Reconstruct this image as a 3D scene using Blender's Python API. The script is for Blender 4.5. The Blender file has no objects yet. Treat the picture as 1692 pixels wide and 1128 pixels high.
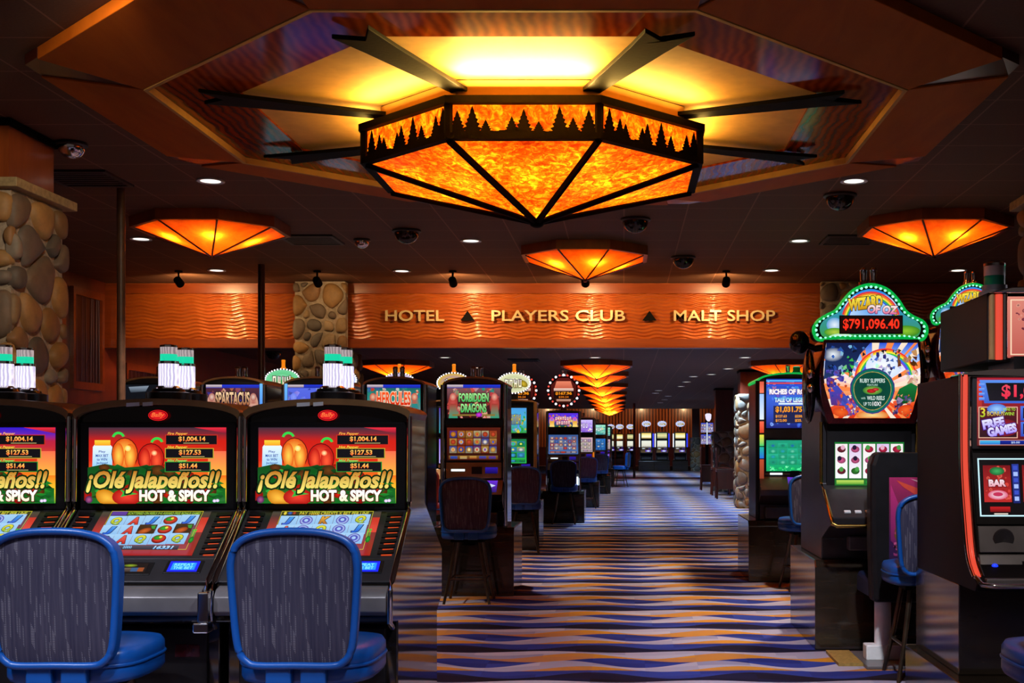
import bpy, bmesh, math, random
from math import sin, cos, pi, radians
from mathutils import Vector, Matrix
from mathutils.geometry import tessellate_polygon
random.seed(7)
S = bpy.context.scene
COL = S.collection

# ------------------------------------------------------------------ camera, world, exposure
F = 2000.0; VX, VY = 1030.0, 732.0; EYE = 1.45          # focal length / vanishing point in pixels of the 1692x1128 frame
cd = bpy.data.cameras.new('camera'); cam = bpy.data.objects.new('camera', cd); COL.objects.link(cam)
cam.location = (0, 0, EYE); cam.rotation_euler = (pi/2, 0, 0)
cd.sensor_width = 36; cd.lens = 36*F/1692
cd.shift_x = -(VX-846)/1692; cd.shift_y = (VY-564)/1692
cd.clip_start = .05; cd.clip_end = 300
S.camera = cam
W = bpy.data.worlds.new('world'); S.world = W; W.use_nodes = True
W.node_tree.nodes['Background'].inputs[0].default_value = (.56, .43, .40, 1)
W.node_tree.nodes['Background'].inputs[1].default_value = .105
vs = S.view_settings
vs.view_transform = 'Standard'; vs.look = 'None'; vs.exposure = 0; vs.gamma = 1; vs.use_curve_mapping = False
S.cycles.use_denoising = True
S.cycles.max_bounces = 7; S.cycles.diffuse_bounces = 3; S.cycles.glossy_bounces = 4
S.cycles.sample_clamp_indirect = 4; S.cycles.caustics_reflective = False; S.cycles.caustics_refractive = False

def at(px, py, d): return Vector(((px-VX)*d/F, d, EYE+(VY-py)*d/F))
def wx(px, d): return (px-VX)*d/F
def wz(py, d): return EYE+(VY-py)*d/F

def light(kind, loc, power, col=(1, .8, .55), aim=None, parent=None, **kw):
    l = bpy.data.lights.new('lamp_'+kind.lower(), kind); l.energy = power; l.color = col
    for k, v in kw.items(): setattr(l, k, v)
    o = bpy.data.objects.new('lamp_'+kind.lower(), l); COL.objects.link(o); o.location = loc
    if aim is not None: o.rotation_euler = (Vector(aim)-Vector(loc)).to_track_quat('-Z', 'Y').to_euler()
    if parent: o.parent = parent
    return o

# ------------------------------------------------------------------ colours and node helpers
def lin(c): return c/12.92 if c <= .04045 else ((c+.055)/1.055)**2.4
def hx(s, k=1.0):
    s = s.lstrip('#'); return tuple(lin(int(s[i:i+2], 16)/255)*k for i in (0, 2, 4))
def c4(c): return (c[0], c[1], c[2], 1)

class E:                                                  # tiny shader-node expression helper
    def __init__(s, t, sock): s.t, s.s = t, sock
    def op(s, o, *a):
        n = s.t.nodes.new('ShaderNodeMath'); n.operation = o
        for i, v in enumerate((s,)+a):
            if isinstance(v, E): s.t.links.new(v.s, n.inputs[i])
            else: n.inputs[i].default_value = v
        return E(s.t, n.outputs[0])
    def __add__(s, b): return s.op('ADD', b)
    def __sub__(s, b): return s.op('SUBTRACT', b)
    def __mul__(s, b): return s.op('MULTIPLY', b)
    def fract(s): return s.op('FRACT')
    def floor(s): return s.op('FLOOR')
    def sin(s): return s.op('SINE')
    def gt(s, b): return s.op('GREATER_THAN', b)
    def lt(s, b): return s.op('LESS_THAN', b)

def newmat(name):
    m = bpy.data.materials.new(name); m.use_nodes = True
    t = m.node_tree; b = t.nodes['Principled BSDF']
    return m, t, b
def coords(t, kind='Object', scale=None):
    n = t.nodes.new('ShaderNodeTexCoord'); o = n.outputs[kind]
    if scale is not None:
        mp = t.nodes.new('ShaderNodeMapping'); t.links.new(o, mp.inputs[0]); mp.inputs['Scale'].default_value = scale; o = mp.outputs[0]
    return o
def noise(t, vec, scale, detail=3, rough=.55, dist=0):
    n = t.nodes.new('ShaderNodeTexNoise'); n.inputs['Scale'].default_value = scale; n.inputs['Detail'].default_value = detail
    n.inputs['Roughness'].default_value = rough; n.inputs['Distortion'].default_value = dist
    if vec is not None: t.links.new(vec, n.inputs['Vector'])
    return n.outputs['Fac']
def ramp(t, fac, stops):
    r = t.nodes.new('ShaderNodeValToRGB'); e = r.color_ramp.elements
    while len(e) < len(stops): e.new(.5)
    for k, (p, c) in zip(e, stops): k.position = p; k.color = c4(c)
    t.links.new(fac, r.inputs[0]); return r.outputs[0]
def mixc(t, fac, a, b):
    n = t.nodes.new('ShaderNodeMix'); n.data_type = 'RGBA'
    for sock, v in ((n.inputs[0], fac), (n.inputs[6], a), (n.inputs[7], b)):
        if isinstance(v, E): t.links.new(v.s, sock)
        elif isinstance(v, tuple): sock.default_value = c4(v)
        elif isinstance(v, (float, int)): sock.default_value = v
        else: t.links.new(v, sock)
    return n.outputs[2]
def bump(t, b, h, strength=.3, dist=.01):
    n = t.nodes.new('ShaderNodeBump'); n.inputs['Strength'].default_value = strength; n.inputs['Distance'].default_value = dist
    t.links.new(h, n.inputs['Height']); t.links.new(n.outputs[0], b.inputs['Normal'])

def mat(name, col, rough=.5, metal=0, var=.25, scale=12, coat=0, bmp=0, stretch=(1, 1, 1), spec=None):
    m, t, b = newmat(name)
    v = coords(t, 'Object', stretch); f = noise(t, v, scale)
    t.links.new(ramp(t, f, [(.3, tuple(x*(1-var) for x in col)), (.7, tuple(min(1, x*(1+var)) for x in col))]), b.inputs['Base Color'])
    b.inputs['Roughness'].default_value = rough; b.inputs['Metallic'].default_value = metal
    b.inputs['Coat Weight'].default_value = coat; b.inputs['Coat Roughness'].default_value = .08
    if spec is not None: b.inputs['Specular IOR Level'].default_value = spec
    if bmp: bump(t, b, f, bmp)
    return m
def emit(name, col, k=1.0):
    m, t, b = newmat(name); b.inputs['Base Color'].default_value = (0.02, .02, .02, 1)
    b.inputs['Emission Color'].default_value = c4(col); b.inputs['Emission Strength'].default_value = k
    b.inputs['Roughness'].default_value = .3
    return m

M = {}
M['black_gloss'] = mat('black_gloss', (.006, .006, .008), .09, var=.1)
M['side_gloss'] = mat('side_gloss', (.012, .009, .008), .06, var=.15, spec=.8)
M['black_satin'] = mat('black_satin', (.007, .006, .007), .4, spec=.3)
M['black_matte'] = mat('black_matte', (.004, .0035, .004), .55, spec=.15)
M['gunmetal'] = mat('gunmetal', (.17, .155, .165), .34, .35, scale=4)
M['graphite'] = mat('graphite', (.035, .032, .037), .32, .3, scale=6)
M['chrome'] = mat('chrome', (.75, .73, .74), .12, 1, var=.05)
M['bronze'] = mat('bronze', (.36, .19, .075), .33, .3, scale=6)
M['dark_bronze'] = mat('dark_bronze', (.09, .06, .04), .3, .8)
M['blue_vinyl'] = mat('blue_vinyl', (.003, .065, .30), .33, var=.12, scale=3, bmp=.03)
M['blue_dark'] = mat('blue_dark', (.006, .018, .06), .4, var=.15, scale=3)
M['maroon'] = mat('maroon', (.07, .008, .012), .15, .3, coat=.6)
M['white_label'] = mat('white_label', (.85, .85, .85), .5, var=.08)
M['mortar'] = mat('mortar', (.36, .29, .22), .9, scale=30, bmp=.4)
M['cap_stone'] = mat('cap_stone', (.34, .245, .12), .7, scale=25, bmp=.2)
M['pedestal'] = mat('pedestal', (.022, .015, .010), .14, scale=5, stretch=(1, 1, 8), coat=.3)
M['black_iron'] = mat('black_iron', (.003, .0024, .002), .65, bmp=.1, scale=40, spec=.06)
M['brown_post'] = mat('brown_post', (.09, .04, .022), .45)
M['red_post'] = mat('red_post', (.045, .008, .006), .4)
M['gold'] = mat('gold_leaf', (.62, .33, .07), .7, 0, var=.10, scale=7, bmp=.05)
M['letter'] = mat('letter_gold', (.60, .45, .22), .35, .3, var=.1, scale=3)
M['clear'] = None
M['vent'] = mat('vent_metal', (.02, .014, .012), .5)
M['dome'] = mat('smoked_dome', (.008, .006, .006), .06, var=.1)
M['red_vinyl'] = mat('red_vinyl', (.12, .006, .004), .4)
M['brass'] = mat('brass', (.65, .40, .10), .22, 1, var=.1)
M['yellow_mat'] = mat('yellow_mat', (.30, .19, .04), .8, scale=40)

def wood(name, a, b, rough=.3, stretch=(1, 1, 9), scale=5, coat=.3, grain=.12):
    m, t, p = newmat(name)
    v = coords(t, 'Object', stretch); f = noise(t, v, scale, 6, .6, .6)
    t.links.new(ramp(t, f, [(.3, a), (.72, b)]), p.inputs['Base Color'])
    p.inputs['Roughness'].default_value = rough; p.inputs['Coat Weight'].default_value = coat; p.inputs['Coat Roughness'].default_value = .15
    if not coat: p.inputs['Specular IOR Level'].default_value = .12
    bump(t, p, f, grain, .004); return m
M['cherry'] = wood('cherry_wood', (.20, .040, .010), (.36, .085, .018), stretch=(.6, .6, .12), scale=9)
M['cherry_flat'] = wood('cherry_soffit', (.42, .085, .004), (.58, .135, .007), rough=.6, stretch=(.7, .15, .7), scale=6, coat=0)
M['cherry_dark'] = wood('dark_cherry', (.05, .007, .003), (.085, .012, .005), stretch=(.6, .6, .12), scale=9)
M['rail'] = wood('orange_rail', (.17, .028, .005), (.26, .050, .008), stretch=(.1, 1, 1), scale=14)
M['wall_wood'] = wood('wall_wood', (.11, .016, .006), (.19, .03, .010), stretch=(1, .25, .08), scale=12)
M['slat_wood'] = wood('slat_wood', (.22, .045, .010), (.46, .11, .022), stretch=(5, 1, .02), scale=5)
def m_ring():                                             # polished red panels with a soft wavy veneer
    m, t, p = newmat('lacquered_veneer')
    v = coords(t, 'Object', (1, 1, 1)); n = t.nodes.new('ShaderNodeTexWave'); n.wave_type = 'BANDS'
    n.inputs['Scale'].default_value = 5; n.inputs['Distortion'].default_value = 5; n.inputs['Detail'].default_value = 2; n.inputs['Detail Scale'].default_value = .8
    t.links.new(v, n.inputs[0]); t.links.new(ramp(t, n.outputs[0], [(0, (.17, .020, .002)), (1, (.30, .045, .005))]), p.inputs['Base Color'])
    p.inputs['Roughness'].default_value = .12; p.inputs['Coat Weight'].default_value = .03; p.inputs['Coat Roughness'].default_value = .05; p.inputs['IOR'].default_value = 1.22
    return m
M['ring'] = m_ring()
def m_ceiling():
    m, t, p = newmat('dark_ceiling_tile')
    n = t.nodes.new('ShaderNodeTexCoord'); sx = t.nodes.new('ShaderNodeSeparateXYZ'); t.links.new(n.outputs['Object'], sx.inputs[0])
    X, Y = E(t, sx.outputs[0]), E(t, sx.outputs[1])
    g = ((X*(1/.61)).fract().lt(.022)).op('MAXIMUM', (Y*(1/.61)).fract().lt(.022))
    f = noise(t, n.outputs['Object'], 60, 4)
    base = ramp(t, f, [(.3, (.095, .036, .013)), (.7, (.13, .050, .018))])
    t.links.new(mixc(t, g, base, (.26, .115, .06)), p.inputs['Base Color']); p.inputs['Roughness'].default_value = .75
    bump(t, p, f, .25, .004); return m
M['ceiling'] = m_ceiling()
def m_carpet():
    m, t, p = newmat('wave_carpet')
    n = t.nodes.new('ShaderNodeTexCoord'); sx = t.nodes.new('ShaderNodeSeparateXYZ'); t.links.new(n.outputs['Object'], sx.inputs[0])
    X, Y = E(t, sx.outputs[0]), E(t, sx.outputs[1])
    v = Y*(1/1.04) + (X*(2*pi/1.02)+.6).sin()*.055
    f = v.fract(); row = v.floor()
    def edge(b, ph, amp): return (X*(2*pi/1.02)+ph).sin()*amp + b
    seg = ((X*2.9)+(row*.37)).floor()
    wn = t.nodes.new('ShaderNodeTexWhiteNoise'); wn.noise_dimensions = '2D'
    cb = t.nodes.new('ShaderNodeCombineXYZ'); t.links.new(seg.s, cb.inputs[0]); t.links.new((f*7.01).floor().s, cb.inputs[1]); t.links.new(cb.outputs[0], wn.inputs['Vector'])
    r = E(t, wn.outputs['Value'])
    grey = mixc(t, r, hx('#8f8ca6'), hx('#b5aebc')); tan = mixc(t, r, hx('#b27a4c'), hx('#cf8a1e'))
    navy = mixc(t, r, hx('#20286e'), hx('#2f3f92')); blk = mixc(t, r, hx('#140a0c'), hx('#1a1a3c'))
    c = grey                                                # near -> far inside one period
    for b, ph, amp, colr in ((.09, 0, .05, blk), (.27, 2.2, .08, navy), (.42, .9, .05, tan), (.48, 2.6, .055, grey), (.64, 4.2, .075, navy), (.78, 1.6, .085, tan), (.93, 3.4, .055, grey)):
        c = mixc(t, f.gt(edge(b, ph, amp)), c, colr)
    f2 = noise(t, n.outputs['Object'], 300, 2)
    c = mixc(t, E(t, f2)*.25, c, (.02, .02, .03))
    t.links.new(c, p.inputs['Base Color']); p.inputs['Roughness'].default_value = .95; p.inputs['Specular IOR Level'].default_value = .1
    bump(t, p, f2, .3, .004); return m
M['carpet'] = m_carpet()
def m_fabric():
    m, t, p = newmat('striped_weave')
    n = t.nodes.new('ShaderNodeTexCoord'); sx = t.nodes.new('ShaderNodeSeparateXYZ'); t.links.new(n.outputs['Object'], sx.inputs[0])
    X, Z = E(t, sx.outputs[0]), E(t, sx.outputs[2])
    mp = t.nodes.new('ShaderNodeMapping'); mp.inputs['Scale'].default_value = (90, 1, 3); t.links.new(n.outputs['Object'], mp.inputs[0])
    f = noise(t, mp.outputs[0], 1, 4, .6)
    base = ramp(t, f, [(.3, (.012, .010, .036)), (.55, (.026, .022, .050)), (.75, (.050, .042, .074))])
    wn = t.nodes.new('ShaderNodeTexWhiteNoise'); wn.noise_dimensions = '2D'; cb = t.nodes.new('ShaderNodeCombineXYZ')
    t.links.new((X*240).floor().s, cb.inputs[0]); t.links.new((Z*14+X*31).floor().s, cb.inputs[1]); t.links.new(cb.outputs[0], wn.inputs['Vector'])
    d = E(t, wn.outputs['Value']).gt(.84)*((Z*170).fract().gt(.5))
    t.links.new(mixc(t, d, base, (.13, .12, .155)), p.inputs['Base Color']); p.inputs['Roughness'].default_value = .85
    bump(t, p, f, .3, .003); return m
M['fabric'] = m_fabric()
def m_stone():
    m, t, p = newmat('river_stone')
    a = t.nodes.new('ShaderNodeVertexColor'); a.layer_name = 'Col'
    f = noise(t, coords(t), 14, 5, .65)
    t.links.new(mixc(t, E(t, f)*.7, a.outputs[0], (.05, .035, .025)), p.inputs['Base Color'])
    p.inputs['Roughness'].default_value = .6; bump(t, p, f, .25, .01); return m
M['stone'] = m_stone()
def m_copper():
    m, t, p = newmat('hammered_copper_wave')
    f = noise(t, coords(t, 'Object', (.4, 1, 2)), 5, 4)
    t.links.new(ramp(t, f, [(.3, (.40, .082, .009)), (.7, (.54, .125, .015))]), p.inputs['Base Color'])
    p.inputs['Roughness'].default_value = .36; p.inputs['Metallic'].default_value = .45
    p.inputs['Coat Weight'].default_value = 1; p.inputs['Coat Roughness'].default_value = .07; return m
M['copper'] = m_copper()
def m_amber(name, stops, scale):                          # mica glass lit from behind by bulbs inside the shade
    m, t, p = newmat(name); out = t.nodes['Material Output']
    v = coords(t); f = noise(t, v, scale, 6, .7, .8)
    c = ramp(t, f, stops)
    tr = t.nodes.new('ShaderNodeBsdfTranslucent'); t.links.new(c, tr.inputs[0])
    gl = t.nodes.new('ShaderNodeBsdfGlossy'); gl.inputs[0].default_value = (1, .9, .8, 1); gl.inputs[1].default_value = .2
    mx = t.nodes.new('ShaderNodeMixShader'); mx.inputs[0].default_value = .03
    t.links.new(tr.outputs[0], mx.inputs[1]); t.links.new(gl.outputs[0], mx.inputs[2]); t.links.new(mx.outputs[0], out.inputs[0])
    t.nodes.remove(p); return m
M['amber'] = m_amber('amber_mica', [(.36, (.42, .022, .001)), (.5, (.72, .085, .002)), (.66, (1, .36, .010))], 20)
M['amber_plain'] = m_amber('amber_glass', [(.3, (.72, .08, .003)), (.7, (.92, .17, .006))], 6)
def m_art():
    m, t, p = newmat('lit_artwork'); a = t.nodes.new('ShaderNodeVertexColor'); a.layer_name = 'Col'
    t.links.new(a.outputs[0], p.inputs['Emission Color']); p.inputs['Emission Strength'].default_value = 1
    p.inputs['Base Color'].default_value = (.01, .01, .01, 1); p.inputs['Roughness'].default_value = .25; return m
M['art'] = m_art()
def m_print():
    m, t, p = newmat('printed_artwork'); a = t.nodes.new('ShaderNodeVertexColor'); a.layer_name = 'Col'
    f = noise(t, coords(t), 40)
    t.links.new(mixc(t, E(t, f)*.2, a.outputs[0], (.05, .02, .03)), p.inputs['Base Color']); p.inputs['Roughness'].default_value = .4; return m
M['print'] = m_print()
def m_clear():
    m, t, p = newmat('clear_lens'); p.inputs['Base Color'].default_value = (.9, .92, .95, 1); p.inputs['Roughness'].default_value = .05
    p.inputs['Transmission Weight'].default_value = .9; return m
M['lens_off'] = mat('frosted_lens', (.62, .50, .48), .25, var=.08)
def m_lens(name, a, b, k):
    m, t, p = newmat(name); n = t.nodes.new('ShaderNodeTexWave'); n.inputs['Scale'].default_value = 26; n.inputs['Distortion'].default_value = 3; n.inputs['Detail'].default_value = 3
    t.links.new(coords(t), n.inputs[0]); t.links.new(ramp(t, n.outputs[0], [(.1, a), (.8, b)]), p.inputs['Emission Color']); p.inputs['Emission Strength'].default_value = k
    p.inputs['Base Color'].default_value = (.5, .5, .55, 1); p.inputs['Roughness'].default_value = .15; return m
M['lens_white'] = m_lens('lit_white_lens', (.50, .46, .72), (1, .93, .98), 1.12)
M['lens_glow'] = m_lens('glowing_frosted_lens', (.30, .24, .26), (.62, .50, .50), .75)
M['lens_green'] = emit('lit_green_lens', hx('#19d9a8'), 1.0)
M['lens_green_off'] = mat('green_lens', (.01, .22, .12), .15, var=.1)
M['lens_amber'] = emit('lit_amber_lens', hx('#ff8a10'), .9)
M['bulb_white'] = emit('bulb_white', (1, .93, 1), 2.0)
M['bulb_red'] = emit('bulb_red', hx('#ff5040'), 1.2)
M['bulb_green'] = emit('bulb_green', (.30, 1.0, .62), 1.6)
M['glow_green'] = emit('green_glow', (.0, .42, .06), 1.0)
M['tube_red'] = emit('red_light_tube', hx('#e84a34'), 1.0)
M['tube_white'] = emit('white_light_tube', (.75, .9, 1), 1.5)
M['downlight'] = emit('downlight_lens', (1, .93, .80), 1.6)
M['blue_led'] = emit('blue_led', hx('#1030ff'), 2.0)
M['vent_orange'] = emit('orange_led', hx('#e0480c'), 1.0)

# ------------------------------------------------------------------ mesh builder
class MB:
    def __init__(s): s.v, s.f, s.m, s.c = [], [], [], None
    def add(s, vs, fs, m=0):
        n = len(s.v); s.v += [tuple(p) for p in vs]; s.f += [tuple(i+n for i in f) for f in fs]; s.m += [m]*len(fs); return s
    def poly(s, pts, m=0): return s.add(pts, [range(len(pts))], m)
    def box(s, x0, x1, y0, y1, z0, z1, m=0):
        return s.add([(x, y, z) for x in (x0, x1) for y in (y0, y1) for z in (z0, z1)],
                     [(0, 1, 3, 2), (4, 6, 7, 5), (0, 4, 5, 1), (2, 3, 7, 6), (0, 2, 6, 4), (1, 5, 7, 3)], m)
    def prism(s, pts, axis, a, b, m=0):
        def P(p, k): return {'x': (k, p[0], p[1]), 'y': (p[0], k, p[1]), 'z': (p[0], p[1], k)}[axis]
        n = len(pts); V = [P(p, a) for p in pts]+[P(p, b) for p in pts]
        tri = tessellate_polygon([[Vector((p[0], p[1], 0)) for p in pts]])
        return s.add(V, [tuple(t) for t in tri]+[tuple(i+n for i in reversed(t)) for t in tri]+[(i, (i+1) % n, (i+1) % n+n, i+n) for i in range(n)], m)
    def tube(s, path, r, n=8, m=0, closed=False, flat=1.0, ref=None):
        path = [Vector(p) for p in path]; k = len(path); V = []; up = Vector((0, 0, 1))
        for i, p in enumerate(path):
            a = path[(i-1) % k] if (closed or i) else p; b = path[(i+1) % k] if (closed or i < k-1) else p
            t = (b-a).normalized(); rf = Vector(ref) if ref else up if abs(t.z) < .92 else Vector((0, 1, 0))
            u = t.cross(rf).normalized(); w = u.cross(t)
            rr = r[i] if isinstance(r, (list, tuple)) else r
            V += [p+u*rr*cos(2*pi*j/n)+w*rr*flat*sin(2*pi*j/n) for j in range(n)]
        fs = [(i*n+j, i*n+(j+1) % n, ((i+1) % k)*n+(j+1) % n, ((i+1) % k)*n+j) for i in range(k if closed else k-1) for j in range(n)]
        if not closed: fs += [tuple(range(n)), tuple((k-1)*n+j for j in reversed(range(n)))]
        return s.add(V, fs, m)
    def lathe(s, prof, c=(0, 0, 0), n=16, m=0, axis='z', caps=True):
        V = []
        for r, z in prof:
            for j in range(n):
                a = 2*pi*j/n; q = (r*cos(a), r*sin(a), z)
                if axis == 'y': q = (q[0], q[2], q[1])
                V.append((c[0]+q[0], c[1]+q[1], c[2]+q[2]))
        k = len(prof); fs = [(i*n+j, i*n+(j+1) % n, (i+1)*n+(j+1) % n, (i+1)*n+j) for i in range(k-1) for j in range(n)]
        if caps: fs += [tuple(reversed(range(n))), tuple((k-1)*n+j for j in range(n))]
        return s.add(V, fs, m)
    def ell(s, c, r, nu=12, nv=7, m=0):
        V = [(c[0], c[1], c[2]-r[2])]
        for i in range(1, nv):
            a = -pi/2+pi*i/nv
            V += [(c[0]+r[0]*cos(a)*cos(2*pi*j/nu), c[1]+r[1]*cos(a)*sin(2*pi*j/nu), c[2]+r[2]*sin(a)) for j in range(nu)]
        V.append((c[0], c[1], c[2]+r[2])); L = len(V)-1
        fs = [(0, 1+(j+1) % nu, 1+j) for j in range(nu)]
        for i in range(nv-2): fs += [(1+i*nu+j, 1+i*nu+(j+1) % nu, 1+(i+1)*nu+(j+1) % nu, 1+(i+1)*nu+j) for j in range(nu)]
        fs += [(L, 1+(nv-2)*nu+j, 1+(nv-2)*nu+(j+1) % nu) for j in range(nu)]
        return s.add(V, fs, m)
    def build(s, name, mats, parent=None, smooth=0, bevel=0, seg=2, loc=None, rz=0, recalc=True):
        me = bpy.data.meshes.new(name); me.from_pydata(s.v, [], s.f)
        if s.c:
            at_ = me.color_attributes.new('Col', 'FLOAT_COLOR', 'POINT')
            at_.data.foreach_set('color', [x for c in s.c for x in (c[0], c[1], c[2], 1)])
        for m in (mats if isinstance(mats, (list, tuple)) else [mats]): me.materials.append(M[m] if isinstance(m, str) else m)
        me.polygons.foreach_set('material_index', s.m)
        if recalc:
            bm = bmesh.new(); bm.from_mesh(me); bmesh.ops.recalc_face_normals(bm, faces=bm.faces); bm.to_mesh(me); bm.free()
        if smooth: me.shade_smooth(); me.set_sharp_from_angle(angle=radians(smooth))
        o = bpy.data.objects.new(name, me); COL.objects.link(o)
        if bevel:
            b = o.modifiers.new('bevel', 'BEVEL'); b.width = bevel; b.segments = seg; b.limit_method = 'ANGLE'; b.angle_limit = radians(40)
        if parent: o.parent = parent
        if loc is not None: o.location = loc
        if rz: o.rotation_euler.z = rz
        return o
def box(name, m, parent, *b, bevel=0): return MB().box(*b).build(name, m, parent, bevel=bevel)
def prism(name, m, parent, pts, axis, a, b, bevel=0, smooth=0): return MB().prism(pts, axis, a, b).build(name, m, parent, bevel=bevel, smooth=smooth)
def tube(name, m, parent, path, r, n=8, **k): return MB().tube(path, r, n, **k).build(name, m, parent, smooth=50)

def tag(o, label, cat, group=None):
    o['label'] = label; o['category'] = cat
    if group: o['group'] = group
    return o
def thing(name, label, cat, loc=(0, 0, 0), rz=0, group=None):
    o = bpy.data.objects.new(name, None); COL.objects.link(o); o.location = loc; o.rotation_euler.z = rz; o.empty_display_size = .1
    return tag(o, label, cat, group)
def struct(o): o['kind'] = 'structure'; return o
KIDS = {}
def kids(o): return [c for c in COL.objects if c.parent == o]
def copy_tree(o, loc=None, rz=None, label=None, parent=None, _k=None):
    ks = _k if _k is not None else {}
    if _k is None:
        for c in COL.objects:
            if c.parent: ks.setdefault(c.parent.name, []).append(c)
    c = o.copy(); COL.objects.link(c)
    if parent: c.parent = parent
    for ch in ks.get(o.name, []): copy_tree(ch, parent=c, _k=ks)
    if loc is not None: c.location = loc
    if rz is not None: c.rotation_euler.z = rz
    if label: c['label'] = label
    return c
def dup(o, loc, parent):
    c = o.copy(); COL.objects.link(c); c.parent = parent; c.location = loc; return c

def catmull(pts, n=4, closed=True):
    out = []; k = len(pts)
    for i in range(k if closed else k-1):
        p = [Vector(pts[(i+j-1) % k] if closed else pts[max(0, min(k-1, i+j-1))]) for j in range(4)]
        for q in range(n):
            t = q/n; out.append(tuple(.5*((2*p[1])+(p[2]-p[0])*t+(2*p[0]-5*p[1]+4*p[2]-p[3])*t*t+(3*p[1]-p[0]-3*p[2]+p[3])*t**3)))
    if not closed: out.append(tuple(pts[-1]))
    return out

# ------------------------------------------------------------------ lettering and lit artwork
_T = {}
def glyphs(s, bold=0.0, shear=0.0):
    key = (s, bold, shear)
    if key not in _T:
        cu = bpy.data.curves.new('lettering', 'FONT'); cu.body = s; cu.offset = bold; cu.shear = shear; cu.resolution_u = 3; cu.fill_mode = 'FRONT'
        o = bpy.data.objects.new('lettering', cu); COL.objects.link(o)
        dg = bpy.context.evaluated_depsgraph_get(); me = o.evaluated_get(dg).to_mesh()
        v = [(p.co.x, p.co.y) for p in me.vertices]; f = [tuple(p.vertices) for p in me.polygons]
        o.evaluated_get(dg).to_mesh_clear(); bpy.data.objects.remove(o); bpy.data.curves.remove(cu)
        _T[key] = (v, f)
    return _T[key]
def C(c): return hx(c) if isinstance(c, str) else c
class Art:                                                # flat artwork of a screen or sign, drawn in its own 2-D frame (y down)
    def __init__(s, x0, y0, x1, y1, eps=.0005): s.b = (x0, y0, x1, y1); s.v, s.f, s.c, s.l, s.eps = [], [], [], 0, eps
    def raw(s, pts, fs, cols):
        n = len(s.v); x0, y0, x1, y1 = s.b
        s.v += [(min(max(p[0], x0), x1), min(max(p[1], y0), y1), s.l) for p in pts]; s.f += [tuple(i+n for i in f) for f in fs]; s.c += cols; s.l += 1; return s
    def rect(s, x0, y0, x1, y1, top, bot=None):
        a = C(top); b = C(bot) if bot else a; return s.raw([(x0, y0), (x1, y0), (x1, y1), (x0, y1)], [(0, 1, 2, 3)], [a, a, b, b])
    def bands(s, x0, x1, stops):
        for (ya, ca), (yb, cb) in zip(stops, stops[1:]): s.l -= 1; s.rect(x0, ya, x1, yb, ca, cb)
        s.l += 1; return s
    def poly(s, pts, c, c2=None):
        tri = tessellate_polygon([[Vector((p[0], p[1], 0)) for p in pts]]); ys = [p[1] for p in pts]; a, b = C(c), C(c2 or c); h = (max(ys)-min(ys)) or 1
        return s.raw(pts, [tuple(t) for t in tri], [tuple(a[i]+(b[i]-a[i])*(p[1]-min(ys))/h for i in range(3)) for p in pts])
    def ell(s, x, y, rx, ry, c, edge=None, n=20, rot=0):
        a, b = C(c), C(edge or c); P = [(x, y)]
        for j in range(n):
            u, w = rx*cos(2*pi*j/n), ry*sin(2*pi*j/n); P.append((x+u*cos(rot)-w*sin(rot), y+u*sin(rot)+w*cos(rot)))
        return s.raw(P, [(0, 1+j, 1+(j+1) % n) for j in range(n)], [a]+[b]*n)
    def arc(s, x, y, r0, r1, a0, a1, c, n=14):
        P = []
        for j in range(n+1):
            a = radians(a0+(a1-a0)*j/n); P += [(x+r0*cos(a), y-r0*sin(a)), (x+r1*cos(a), y-r1*sin(a))]
        return s.raw(P, [(2*j, 2*j+1, 2*j+3, 2*j+2) for j in range(n)], [C(c)]*len(P))
    def ring(s, x, y, rx, ry, w, c, n=28):
        P = []
        for j in range(n):
            a = 2*pi*j/n; P += [(x+rx*cos(a), y+ry*sin(a)), (x+(rx-w)*cos(a), y+(ry-w)*sin(a))]
        return s.raw(P, [(2*j, 2*j+1, (2*j+3) % (2*n), (2*j+2) % (2*n)) for j in range(n)], [C(c)]*len(P))
    def frame(s, x0, y0, x1, y1, w, c):
        P = [(x0, y0), (x1, y0), (x1, y1), (x0, y1), (x0+w, y0+w), (x1-w, y0+w), (x1-w, y1-w), (x0+w, y1-w)]
        return s.raw(P, [(0, 1, 5, 4), (1, 2, 6, 5), (2, 3, 7, 6), (3, 0, 4, 7)], [C(c)]*8)
    def text(s, st, x0, y0, x1, y1, c, c2=None, out=None, ow=.05, bold=.015, shear=0, rot=0):
        v0, _ = glyphs(st, bold, shear); xs = [p[0] for p in v0]; ys = [p[1] for p in v0]
        ax, bx, ay, by = min(xs), max(xs), min(ys), max(ys); kx, ky = (x1-x0)/(bx-ax), (y1-y0)/(by-ay); cx, cy = (x0+x1)/2, (y0+y1)/2
        def put(bo, ca, cb):
            v, f = glyphs(st, bo, shear); P = []
            for p in v:
                u, w = x0+(p[0]-ax)*kx-cx, y1-(p[1]-ay)*ky-cy; P.append((cx+u*cos(rot)-w*sin(rot), cy+u*sin(rot)+w*cos(rot)))
            s.raw(P, f, [tuple(ca[i]+(cb[i]-ca[i])*min(1, max(0, (y1-(p[1]-ay)*ky-y0)/(y1-y0))) for i in range(3)) for p in v])
        if out: put(bold+ow, C(out), C(out))
        put(bold, C(c), C(c2 or c)); return s
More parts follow.
